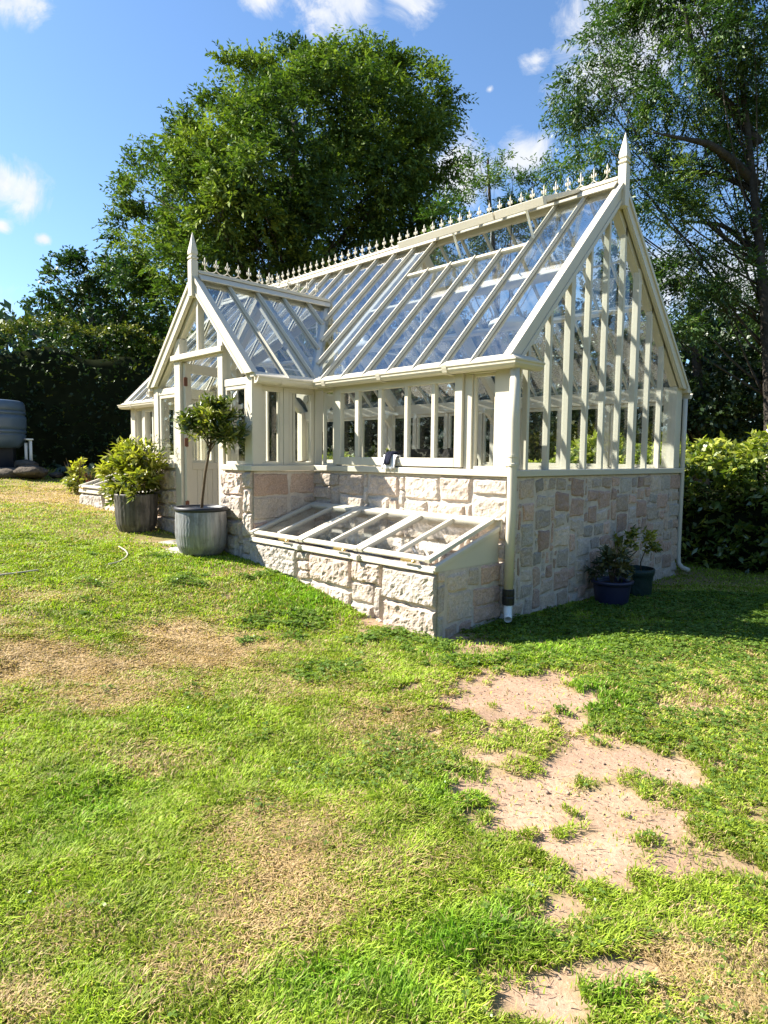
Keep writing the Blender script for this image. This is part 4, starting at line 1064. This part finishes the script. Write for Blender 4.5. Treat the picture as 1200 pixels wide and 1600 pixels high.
m = P(); m.box(b2[0]-.09, b2[0]+.12, b2[1]-.06, b2[1]+.10, .461, .50); m.build('pipe_top', 'white', root, bev=.01)
r = np.random.default_rng(77)
for i, (px, py, wd, dep, lab) in enumerate(((12, 737, .62, 14.4, 'rounded brown rock under the front of the water butt'), (48, 733, .55, 14.3, 'largest brown rock right of the water butt stand'), (40, 722, .42, 14.8, 'dark rock behind the white standpipes'), (-30, 738, .5, 14.3, 'rock cut off by the left edge beside the water butt'), (88, 738, .25, 14.9, 'small grey stone at the end of the rock edging'))):
    p = at(px, py, dep); bm = bmesh.new(); bmesh.ops.create_icosphere(bm, subdivisions=4, radius=1.)
    V = np.array([v.co[:] for v in bm.verts]); k = .75+.6*fbm(V[:, 0]*1.4+i*9, V[:, 1]*1.4, V[:, 2]*1.4, s=i, o=4)
    V = V*k[:, None]*np.array([wd*.72, wd*.55, wd*.26])+np.array([p[0], p[1], p[2]-.06])
    for v, q in zip(bm.verts, V): v.co = q
    me = bpy.data.meshes.new('rock'); bm.to_mesh(me); bm.free(); me.polygons.foreach_set('use_smooth', np.ones(len(me.polygons), dtype=bool))
    tag(link('rock', me, 'rock', None), lab, 'rock', 'rocks edging the flower bed')
# flower bed plants beyond the far cold frame
def bed_plant(name, label, px, py, dep, lumps, lm, per, ll, lw, seed, stemmat='stem', nst=8, hgt=.6, droop=.1, tl=.16, nl=6):
    p = at(px, py, dep); p[2] = float(zg(p[0], p[1]))
    root = thing(name, label, 'plant', p); r = np.random.default_rng(seed); m = P()
    for k in range(nst):
        a = r.uniform(0, 6.28); q = r.uniform(.2, .5)*hgt; m.tube([p, p+np.array([q*.5*math.cos(a), q*.5*math.sin(a), hgt*.5]), p+np.array([q*math.cos(a), q*math.sin(a), hgt*r.uniform(.8, 1.1)])], [.012, .009, .003], 5)
    m.build('stem', stemmat, root)
    a = crown([(p+np.asarray(l[:3]), l[3]) for l in lumps], per, tl, nl, ll, lw, droop, seed, inner=.2, tvar=.3); leaves('foliage', *a, lm, root)
dn_ = CR*np.array([1, 1, 0])
bed_plant('young_shrub', 'pale green young shrub at the left end of the bed by the far cold frame', 122, 745, 12.6, [(0, 0, .25, .16), (-.1, -.06, .34, .12), (.08, 0, .16, .15), (0, 0, .42, .08)], 'l_shrub', 420, .12, .06, 61)
bed_plant('red_stemmed_shrub', 'low shrub with reddish stems behind the far cold frame', 142, 742, 12.9, [(.1, .1, .22, .3), (-.1, 0, .18, .25), (.3, .2, .2, .2)], 'l_olive', 90, .09, .04, 62, 'redstem', 22, .34)
def strap(name, label, px, dep, n, ln, seed):
    p = at(px, 730, dep); p[2] = float(zg(p[0], p[1])); r = np.random.default_rng(seed); root = thing(name, label, 'plant', p)
    m = P()
    for k in range(n):
        a = r.uniform(0, 6.28); l_ = ln*r.uniform(.7, 1.2); d = np.array([math.cos(a), math.sin(a), 0]); s_ = np.array([-d[1], d[0], 0])
        pts = [p+d*l_*q*.7+np.array([0, 0, l_*(1.5*q-1.3*q*q)]) for q in (0, .3, .6, 1.)]; wd = (.03, .035, .03, .004)
        V = []
        for q, w_ in zip(pts, wd): V += [q-s_*w_, q+s_*w_]
        m.add(V, [(0, 1, 3, 2), (2, 3, 5, 4), (4, 5, 7, 6)])
    o = m.build('foliage', 'l_dark', root)
strap('day_lily', 'arching strap leaved lily clump in the shade before the tall hedge', 137, 14.6, 40, .75, 63)
strap('day_lily', 'strap leaved lily clump between the porch shrub and the rocks', 100, 15.2, 30, .6, 64)

# ================================================================== HEDGES
def hedge(name, label, a, b, hgt, thick, lm, dens, ll, lw, seed, bumps=.25, tl=.12, nl=5, hfun=None, core=True, t0=.40):
    r = np.random.default_rng(seed); a = np.asarray(a, float)[:2]; b = np.asarray(b, float)[:2]
    ln = np.linalg.norm(b-a); u = (b-a)/ln; n = np.array([u[1], -u[0]])
    mid = (a+b)/2; root = thing(name, label, 'hedge', (mid[0], mid[1], float(zg(*mid))))
    H = lambda s: hgt*np.ones_like(s) if hfun is None else hfun(s)
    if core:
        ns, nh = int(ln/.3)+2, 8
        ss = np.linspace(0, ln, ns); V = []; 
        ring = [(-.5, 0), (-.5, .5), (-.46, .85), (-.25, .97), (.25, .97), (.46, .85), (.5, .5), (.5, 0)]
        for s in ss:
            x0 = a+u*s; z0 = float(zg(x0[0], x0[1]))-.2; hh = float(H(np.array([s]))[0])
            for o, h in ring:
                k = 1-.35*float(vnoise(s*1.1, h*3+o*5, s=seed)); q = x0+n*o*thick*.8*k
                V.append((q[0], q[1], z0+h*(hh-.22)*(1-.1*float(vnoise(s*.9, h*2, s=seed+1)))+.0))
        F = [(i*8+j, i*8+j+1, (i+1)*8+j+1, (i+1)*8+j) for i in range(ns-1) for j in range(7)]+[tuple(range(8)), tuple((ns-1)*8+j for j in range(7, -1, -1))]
        m = P(); m.add(V, F); m.build('blocking_core', 'core', root, smooth=True)  # solid dark core inside the leaves, added to block light
    area = ln*(2*hgt+thick)
    N = int(area*dens); s = r.uniform(0, ln, N); q = r.uniform(0, 2*hgt+thick, N); hh = H(s)
    q = q/(2*hgt+thick)*(2*hh+thick)
    side = np.where(q < hh, -1, np.where(q > hh+thick, 1, 0))
    o = np.where(side == -1, -thick/2, np.where(side == 1, thick/2, q-hh-thick/2)); h = np.where(side == -1, q, np.where(side == 1, 2*hh+thick-q, hh))
    bu = bumps*(fbm(s*1.4+seed, (h+o)*1.6, s=seed, o=3)-.5)*2+r.normal(0, .05, N)-.04
    nn = np.stack([n[0]*side, n[1]*side, (side == 0)*1.], 1).astype(float)
    rnd = np.clip((h-hh+.4)/.4, 0, 1)*(side != 0); nn[:, 2] += rnd*.7; nn = nrm(nn)
    xy = a+u*s[:, None]+n*o[:, None]
    P0 = np.stack([xy[:, 0], xy[:, 1], zg(xy[:, 0], xy[:, 1])+h], 1)+nn*bu[:, None]
    P0[:, 2] -= rnd*.08
    td = nn+r.normal(size=(N, 3))*.5+np.array([0, 0, .25])
    t = t0+.55*np.clip((h-hh+.25)/.3, 0, 1)*r.uniform(.5, 1, N)+r.normal(0, .12, N)  # top leaves toned brighter: sunlight put into the leaf colour
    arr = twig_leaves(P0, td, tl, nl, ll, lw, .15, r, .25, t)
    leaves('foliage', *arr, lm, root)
    return root
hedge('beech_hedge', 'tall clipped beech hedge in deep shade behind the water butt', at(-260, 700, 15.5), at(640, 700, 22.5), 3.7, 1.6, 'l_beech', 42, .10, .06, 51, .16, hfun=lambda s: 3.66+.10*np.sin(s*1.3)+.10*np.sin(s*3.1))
hedge('laurel_hedge', 'sunlit laurel hedge right behind the greenhouse gable wall', (-9.6, 5.6), (5.2, 5.35), 1.78, 1.2, 'l_laurel', 135, .13, .058, 52, .32, hfun=lambda s: (.52+.88*np.clip((s-5.6)/1.5, 0, 1)+.42*np.clip((s-8.9)/.8, 0, 1)+0*s)+.10*np.sin(s*1.7)+.08*np.sin(s*4.3+1), t0=.58)  # higher t0 puts sunlight into the side leaves' tone too
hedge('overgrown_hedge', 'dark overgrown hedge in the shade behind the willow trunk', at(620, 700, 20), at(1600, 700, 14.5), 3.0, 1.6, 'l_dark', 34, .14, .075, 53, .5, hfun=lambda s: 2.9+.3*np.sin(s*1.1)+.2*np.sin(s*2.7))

# ================================================================== TREES
tree('ash_tree', 'huge round crowned ash tree rising behind the porch',
     [(q[0], q[1]+(16 if q[1] < 260 else 0), *q[2:]) for q in [(470, 118, 50), (545, 118, 56), (605, 115, 54), (655, 155, 55), (672, 225, 46), (615, 235, 78, -1), (405, 140, 58), (342, 180, 44), (470, 185, 88, -2), (550, 180, 85, -1), (285, 215, 40), (365, 240, 78, -2), (455, 285, 88, -2.6), (560, 295, 88, -1), (645, 310, 60), (228, 300, 38, 1), (300, 320, 72, -2), (390, 350, 80, -3), (205, 355, 34, 1.2), (250, 400, 60, 1), (330, 430, 72, -2.6), (420, 440, 74, -2), (510, 410, 88), (600, 400, 78), (660, 380, 46), (205, 440, 42, 1.5), (255, 500, 66, 1.5), (380, 262, 38, -4.2), (335, 330, 40, -4), (470, 78, 16), (525, 66, 14), (600, 68, 18), (370, 105, 26), (640, 470, 70), (520, 500, 80, 1)]],
     21, 1.6, 450, .42, 'l_ash', 'bark', 101, 250, .60, 12, .17, .07, .32, (470, 190), inner=.5, tvar=.28, clump=22, csize=.30)
tree('hazel_tree', 'dark bushy hazel leaning out at the left over the tall hedge',
     [(105, 445, 38), (150, 428, 42), (135, 490, 52), (200, 470, 50), (78, 480, 24), (180, 550, 60), (245, 560, 60), (110, 560, 46), (60, 520, 26), (300, 600, 60), (120, 410, 20), (90, 425, 16)],
     19.7, .45, 170, .16, 'l_hazel', 'bark', 102, 240, .35, 8, .13, .085, .2, (150, 440), inner=.45)
tree('poplar_sapling', 'slender feathery young tree seen above the middle of the ridge',
     [(722, 330, 34), (757, 268, 24), (760, 315, 36), (800, 305, 34), (835, 290, 28), (838, 345, 36), (705, 390, 40), (775, 370, 44), (690, 345, 24), (748, 245, 12), (795, 262, 16), (845, 262, 14), (880, 320, 34), (860, 390, 40)],
     15.5, .9, 775, .10, 'l_willow', 'barkgrey', 103, 330, .42, 10, .11, .034, .25, (775, 250), inner=.2)
tree('willow_tree', 'tall loose crowned willow with grey trunk at the right, overhanging the gable',
     [(965, 40, 46), (1040, 25, 58), (1112, 40, 64), (1185, 50, 70), (905, 120, 30), (925, 165, 42), (990, 130, 52), (1070, 130, 62), (1150, 150, 64), (900, 215, 30), (950, 235, 42), (1030, 225, 54), (1110, 255, 56), (1185, 240, 60), (1040, 320, 52), (1110, 360, 54), (1060, 430, 50), (1130, 455, 50), (1195, 360, 55), (882, 262, 22), (1000, 290, 36), (1040, 510, 44), (890, 160, 18), (930, 60, 28), (1240, 120, 90), (1260, 300, 90), (1150, -60, 90), (1040, -60, 70), (1230, 450, 70), (975, 350, 30), (940, 300, 26)],
     11.8, 1.1, 1208, .125, 'l_willow', 'barkgrey', 104, 560, .42, 13, .10, .029, .45, (1165, 40), inner=.15, tvar=.3, boughs=[[(1182, 290, 11.8, .09), (1150, 255, 11.6, .075), (1110, 225, 11.3, .06), (1060, 215, 10.9, .03), (1020, 207, 10.6, .01)], [(1185, 225, 11.8, .10), (1140, 165, 11.9, .085), (1105, 130, 11.7, .07), (1080, 75, 11.4, .05), (1070, 10, 11.2, .02)], [(1184, 300, 11.8, .06), (1120, 270, 12.1, .05), (1050, 268, 12.3, .035), (985, 285, 12.4, .015)], [(1188, 400, 11.9, .05), (1130, 350, 12.2, .04), (1060, 345, 12.4, .015)]])
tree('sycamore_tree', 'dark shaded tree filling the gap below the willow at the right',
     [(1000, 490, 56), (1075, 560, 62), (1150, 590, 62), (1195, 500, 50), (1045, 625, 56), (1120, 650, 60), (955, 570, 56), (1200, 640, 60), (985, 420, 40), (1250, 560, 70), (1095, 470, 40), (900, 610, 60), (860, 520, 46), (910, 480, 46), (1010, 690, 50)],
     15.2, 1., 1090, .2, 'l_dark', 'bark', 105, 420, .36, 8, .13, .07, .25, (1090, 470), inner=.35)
tree('elder_tree', 'dark elder bush seen through the glass behind the sofa',
     [(700, 600, 60), (780, 620, 60), (620, 610, 55), (820, 560, 50), (740, 540, 50), (690, 660, 50), (600, 560, 50), (840, 640, 50)],
     17.5, .8, 720, .15, 'l_dark', 'bark', 106, 150, .4, 8, .15, .08, .25, (730, 560), inner=.35)
tree('distant_oak', 'small distant treetop showing over the left end of the tall hedge',
     [(10, 500, 14), (30, 498, 10), (48, 502, 8), (-15, 505, 16)], 60, 2, 15, .3, 'l_dark', 'bark', 107, 30, .7, 6, .5, .25, .2, (15, 505), inner=.3)

# ================================================================== LAWN
BLOBS = [  # px, py, rx, ry, kind, weight
 (815, 1088, 78, 30, 'b', 1), (770, 1075, 40, 14, 'b', .8), (855, 1060, 40, 10, 'b', .7), (760, 1012, 45, 8, 'b', .7), (960, 1185, 95, 28, 'b', 1), (1055, 1215, 60, 22, 'b', 1), (850, 1255, 88, 40, 'b', 1.1), (950, 1265, 110, 42, 'b', .95), (930, 1340, 90, 48, 'b', 1.05), (1020, 1345, 85, 42, 'b', .8), (890, 1410, 62, 36, 'b', .95),
 (740, 1395, 42, 24, 'b', .9), (760, 1185, 24, 12, 'b', .9), (735, 1180, 20, 10, 'b', .8), (1115, 1090, 70, 18, 'b', .65), (1020, 1135, 24, 8, 'b', .6), (945, 1510, 62, 16, 'b', .85), (830, 1570, 62, 40, 'b', 1), (780, 1520, 44, 12, 'b', .6), (1080, 1420, 70, 24, 'b', .6), (640, 975, 60, 8, 'b', .9), (700, 998, 40, 6, 'b', .9), (350, 890, 50, 8, 'b', .55), (250, 850, 50, 6, 'b', .5), (390, 915, 30, 7, 'b', .5), (1010, 905, 80, 10, 'b', .4), (1085, 1500, 110, 60, 'd', .9), (1150, 1560, 90, 50, 'd', .9), (1180, 1480, 40, 40, 'b', .6), (1040, 1560, 60, 24, 'b', .5),
 (90, 1030, 150, 40, 'd', 1.05), (-60, 1000, 120, 50, 'd', 1), (320, 1010, 110, 34, 'd', 1), (400, 1010, 70, 24, 'd', .8), (200, 1080, 150, 30, 'd', .7), (450, 1070, 90, 30, 'd', .6), (450, 1300, 150, 70, 'd', .65), (400, 1400, 110, 50, 'd', .5), (560, 1130, 90, 40, 'd', .55), (590, 1330, 110, 60, 'd', .5), (100, 1440, 120, 50, 'd', .55), (40, 1560, 80, 40, 'd', .7), (60, 775, 120, 14, 'd', .8), (160, 790, 60, 10, 'd', .5), (230, 1180, 110, 30, 'd', .35), (60, 930, 90, 14, 'd', .5), (300, 1480, 90, 40, 'd', .4), (690, 1340, 60, 50, 'd', .4),
 (780, 1450, 80, 60, 'l', .9), (700, 1470, 70, 50, 'l', .9), (560, 1550, 120, 50, 'l', .7), (100, 1260, 120, 60, 'l', .6), (560, 930, 120, 30, 'l', .8), (840, 1010, 160, 18, 'l', .6), (720, 1250, 60, 40, 'l', .6), (960, 1540, 50, 40, 'l', .8), (480, 920, 80, 30, 'l', .7), (930, 1090, 60, 30, 'l', .8), (330, 880, 60, 12, 'l', .5)]
BW = []
for px, py, rx, ry, k, wgt in BLOBS:
    c = gp(px, py); e1 = gp(px+rx, py)-c; e2 = gp(px, max(py-ry, 745))-c; e3 = gp(px, py+ry)-c
    e2 = (e3-e2)/2
    A = np.linalg.inv(np.array([[e1[0], e2[0]], [e1[1], e2[1]]])); BW.append((c[:2], A, k, wgt))
def field(x, y):
    """bareness, dryness, lushness of the turf at ground points"""
    n1 = fbm(x*2.2, y*2.2, s=31, o=4)-.5; n2 = fbm(x*7, y*7, s=33, o=3)-.5; n3 = fbm(x*.55, y*.55, s=35, o=3)-.5; n4 = fbm(x*16, y*16, s=37, o=2)-.5
    out = {k: np.zeros_like(x) for k in 'bdl'}
    for c, A, k, wgt in BW:
        q = np.stack([x-c[0], y-c[1]], -1)@A.T; d = np.sqrt((q**2).sum(-1))
        v = np.clip((1.86-d+n1*2.0+n2*2.6+n4*1.4)/1.0, 0, 1)*wgt if k == 'b' else np.clip((1.5-d+n1*1.2+n2*.5)/1.1, 0, 1)*wgt
        out[k] = np.maximum(out[k], v)
    b = np.clip(out['b']+np.clip(n2*2.2+n1*1.2-.55, 0, 1)*1.2, 0, 1)
    l = np.clip(out['l']*.8+n3*.7+n2*.5, 0, 1)
    d = np.clip(out['d']+n3*.9+n1*.55+n2*.35+.06-.5*out['l'], 0, 1)
    return b, d, l
xs = np.unique(np.concatenate([-np.geomspace(17, 500, 22), np.arange(-17, 6.5, .085), np.geomspace(6.5, 500, 22)]))
ys = np.unique(np.concatenate([-np.geomspace(6.5, 500, 22), np.arange(-6.5, 6.5, .085), np.geomspace(6.5, 500, 22)]))
gx, gy = np.meshgrid(xs, ys, indexing='ij'); X_, Y_ = gx.ravel(), gy.ravel()
b, d, l = field(X_, Y_)
G0 = np.array([.16, .155, .045]); DRY = np.array([.37, .265, .14]); SOIL = np.array([.355, .235, .162])
sn = fbm(X_*3, Y_*3, s=41, o=3)[:, None]
sn2 = fbm(X_*13, Y_*13, s=43, o=3)[:, None]
colr = G0*(1-d[:, None])+DRY*d[:, None]; colr = colr*(1-b[:, None])+(SOIL*np.clip(1.6-1.3*sn2, 0, 1.05)+np.array([.24, .165, .115])*np.clip(1.3*sn2-.6, 0, 1))*(.75+.5*sn)*b[:, None]
Zg = zg(X_, Y_)-.02*b
nx, ny = len(xs), len(ys); idx = np.arange(nx*ny).reshape(nx, ny)
Q = np.stack([idx[:-1, :-1], idx[1:, :-1], idx[1:, 1:], idx[:-1, 1:]], -1).reshape(-1, 4)
inside = (X_ > -L_+.3) & (X_ < -.25) & (Y_ > .25) & (Y_ < W_-.25)
Zg = np.where(inside, Zg-.5, Zg)
lawn = bigmesh('lawn', np.stack([X_, Y_, Zg], 1), Q, np.zeros((0, 3), int), 'ground', col=colr, smooth=True)
tag(lawn, kind='structure')

def blocked(x, y):
    m = (x > -L_-.03) & (x < .03) & (y > -.03) & (y < W_+.03)
    m |= (x > -L_-.03) & (x < -.03) & (y > -D_-.035) & (y < 0) & ((x < -4.6) | (x > -3.5) | (y > -D_+.1))
    m |= (x > -4.7) & (x < -3.4) & (y > -1.55+.12*np.abs(x+4.1)) & (y < -.9) & (vnoise(x*9, y*9, s=55) > .30)
    for cx, cy, rr in ((-3.40, -1.235, .21), (-5.10, -1.26, .2), (.30, 1.5, .15), (.26, 2.12, .16)): m |= (x-cx)**2+(y-cy)**2 < rr*rr
    m |= (np.abs(y-5.5) < .4)
    return m
def sample(n, d0, d1, lat=.74):
    d = np.sqrt(rng.uniform(d0*d0, d1*d1, n)); u = rng.uniform(-1, 1, n)*(.62*d+1.3)
    Fh = nrm(CF*np.array([1, 1, 0])); Rh = nrm(CR*np.array([1, 1, 0]))
    x = CAM[0]+Fh[0]*d+Rh[0]*u; y = CAM[1]+Fh[1]*d+Rh[1]*u
    k = ~blocked(x, y); return x[k], y[k], d[k]
VS, CS = [], []
for n, d0, d1 in ((500000, 1.0, 3.0), (370000, 3.0, 5.0), (235000, 5.0, 8.0), (130000, 8.0, 13.0), (52000, 13., 19.)):
    x, y, dist = sample(n, d0, d1)
    b, dr, lu = field(x, y)
    keep = rng.random(len(x)) > np.clip(b*1.12, 0, .985)
    x, y, dist, b, dr, lu = [v[keep] for v in (x, y, dist, b, dr, lu)]; n = len(x)
    z = zg(x, y)-.006
    tuft = fbm(x*11, y*11, s=61, o=2)
    h = (.012+.021*tuft+.023*lu)*rng.uniform(.5, 1.4, n)*(1-.35*dr)*(1-.4*b)*np.clip(1+.02*(dist-3), 1, 1.3)
    wd = .0020*np.maximum(1, dist/2.1)**.75*rng.uniform(.7, 1.4, n)*(1+.2*lu)
    th0 = fbm(x*3.5, y*3.5, s=63, o=2)*12+rng.normal(0, 1.5, n)
    ln_ = np.clip(rng.normal(.62, .38, n)+.5*dr-.35*lu, .05, 1.7)*h*1.5
    dx, dy = np.cos(th0), np.sin(th0); sx, sy = -dy, dx
    B = np.stack([x, y, z], 1); dirv = np.stack([dx, dy, np.zeros(n)], 1); sd = np.stack([sx, sy, np.zeros(n)], 1)
    mid = B+dirv*(ln_*.38)[:, None]; mid[:, 2] += h*.68; tip = B+dirv*ln_[:, None]; tip[:, 2] += h*np.where(ln_ > h*1.3, .75, 1.)
    V = np.stack([B-sd*wd[:, None], B+sd*wd[:, None], mid+sd*wd[:, None]*.85, mid-sd*wd[:, None]*.85, tip], 1)
    gcol = np.array([.285, .375, .034])*(1-lu[:, None])+np.array([.175, .36, .026])*lu[:, None]
    gcol = gcol*(1-dr[:, None]*.45)+np.array([.40, .34, .085])*dr[:, None]*.45
    gcol = gcol*(.62+.76*fbm(x*5+3, y*5, s=67, o=3))[:, None]
    dead = rng.random(n) < (.07+.92*dr+.25*b)
    straw = np.array([.50, .365, .19])*rng.uniform(.7, 1.25, (n, 1))
    c = np.where(dead[:, None], straw, gcol*rng.uniform(.62, 1.35, (n, 1))*np.array([1, 1, 1])+rng.normal(0, .012, (n, 1))*np.array([1, .2, .2]))
    c = np.clip(c, .01, 1)
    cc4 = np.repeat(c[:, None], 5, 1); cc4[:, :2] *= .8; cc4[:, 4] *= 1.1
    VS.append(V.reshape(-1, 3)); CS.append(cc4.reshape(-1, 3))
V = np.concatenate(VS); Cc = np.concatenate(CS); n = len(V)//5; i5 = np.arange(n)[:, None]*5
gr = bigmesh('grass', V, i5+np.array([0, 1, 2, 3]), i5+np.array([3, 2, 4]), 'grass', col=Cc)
tag(gr, 'short patchy sunlit lawn grass with straw coloured dry areas', 'grass', kind='stuff')

# clover and broad leaved weeds, mostly on the right of the lawn
x, y, dist = sample(60000, 1.5, 7.5)
Rh = nrm(CR*np.array([1, 1, 0])); lat = ((x-CAM[0])*Rh[0]+(y-CAM[1])*Rh[1])/dist
b, dr, lu = field(x, y)
pt = fbm(x*2.6, y*2.6, s=71, o=3)
k = (pt+.55*np.clip(lat, -.4, .6)+.10*rng.random(len(x)) > .60) & (b < .45) & (dr < .75)
x, y, dist, pt = x[k], y[k], dist[k], pt[k]; n = len(x)
hh = rng.uniform(.008, .034, n)
P0 = np.repeat(np.stack([x, y, zg(x, y)+hh], 1), 3, 0); a0 = np.repeat(rng.uniform(0, 6.28, n), 3)+np.tile([0, 2.1, 4.2], n)
Dv = np.stack([np.cos(a0), np.sin(a0), rng.uniform(-.15, .45, 3*n)], 1); Nn = nrm(np.stack([rng.normal(0, .35, 3*n), rng.normal(0, .35, 3*n), np.ones(3*n)], 1))
sz = np.repeat(rng.uniform(.010, .022, n)*np.clip(dist/3.5, .8, 1.6), 3)
cv_ = leaves('clover', P0, Dv, Nn, sz, sz*.85, np.repeat(rng.normal(.5, .25, n), 3), 'l_clover')
tag(cv_, 'low clover and broad leaved weeds spreading through the right of the lawn', 'weeds', kind='stuff')
# crumbs of soil and dead stalks on the bare patches
x, y, dist = sample(22000, 1.5, 8.5)
b, dr, lu = field(x, y); k = b > .45; x, y, dist = x[k], y[k], dist[k]; n = len(x)
an = rng.uniform(0, 6.28, n); ln_ = rng.uniform(.004, .015, n)*np.where(rng.random(n) < .4, 1, .35); wd = rng.uniform(.0006, .0016, n)*np.maximum(1, dist/4)
dv = np.stack([np.cos(an), np.sin(an), np.zeros(n)], 1); sv = np.stack([-np.sin(an), np.cos(an), np.zeros(n)], 1)
B = np.stack([x, y, zg(x, y)-.012], 1)
V = np.stack([B-dv*ln_[:, None]-sv*wd[:, None], B-dv*ln_[:, None]+sv*wd[:, None], B+dv*ln_[:, None]+sv*wd[:, None], B+dv*ln_[:, None]-sv*wd[:, None]], 1)
T_ = B[:, None]+np.zeros((n, 2, 3)); T_[:, 0] -= dv*ln_[:, None]*.8; T_[:, 1] += dv*ln_[:, None]*.8; T_[:, :, 2] += wd[:, None]*1.2
V = np.concatenate([V, T_], 1); i6 = np.arange(n)[:, None]*6
cD = np.where(rng.random((n, 1)) < .55, np.array([.58, .44, .29]), np.array([.34, .245, .165]))*rng.uniform(.6, 1.2, (n, 1))
st_ = bigmesh('dead_stalks', V.reshape(-1, 3), np.concatenate([i6+np.array([0, 3, 5, 4]), i6+np.array([2, 1, 4, 5])]), np.concatenate([i6+np.array([0, 4, 1]), i6+np.array([2, 5, 3])]), 'grass', col=np.repeat(cD, 6, 0))
tag(st_, 'dead straw and crumbs scattered on the bare soil patches', 'litter', kind='stuff')

# wood closing the view all round, far off
r = np.random.default_rng(404); N = 52000
an = r.uniform(0, 2*PI, N); rad = 52+r.normal(0, 2.5, N)
hh = 9.5+3.2*fbm(np.cos(an)*9, np.sin(an)*9, s=81, o=3)+2*fbm(np.cos(an)*40, np.sin(an)*40, s=82, o=2)-1
wx, wy = -4+rad*np.cos(an), rad*np.sin(an); h_ = r.random(N)**.8*hh
P0 = np.stack([wx, wy, zg(wx, wy)+h_], 1); nn = np.stack([-np.cos(an), -np.sin(an), .4+0*an], 1)
D_l = nrm(r.normal(size=(N, 3))+np.array([0, 0, -.3])); Nl = nrm(nn+r.normal(size=(N, 3))*.6)
wd_ = leaves('woods', P0, D_l, Nl, r.uniform(.7, 1.4, N), r.uniform(.4, .8, N), r.normal(.45, .22, N), 'l_dark')
tag(wd_, 'distant leafy woodland closing the garden on every side', 'woods', kind='stuff')

# small stones lying on the bare soil
x, y, dist = sample(9000, 1.5, 8.0)
b, dr, lu = field(x, y); k = b > .6; x, y = x[k], y[k]; n = len(x)
sz = rng.lognormal(-5.4, .45, n)
o8 = np.array([(1, 0, 0), (0, 1, 0), (-1, 0, 0), (0, -1, 0), (0, 0, .7), (0, 0, -.5)], float)
V = np.stack([x, y, zg(x, y)-.016], 1)[:, None]+o8[None]*sz[:, None, None]*rng.uniform(.7, 1.3, (n, 6, 1))
T = (np.arange(n)[:, None, None]*6+np.array([(0, 1, 4), (1, 2, 4), (2, 3, 4), (3, 0, 4), (1, 0, 5), (2, 1, 5), (3, 2, 5), (0, 3, 5)])[None]).reshape(-1, 3)
cS = np.array([.40, .31, .24])*rng.uniform(.5, 1.2, (n, 1))
peb = bigmesh('pebbles', V.reshape(-1, 3), np.zeros((0, 4), int), T, 'ground', col=np.repeat(cS, 6, 0))
tag(peb, 'tiny stones and crumbs of earth lying on the worn bare soil', 'pebbles', kind='stuff')
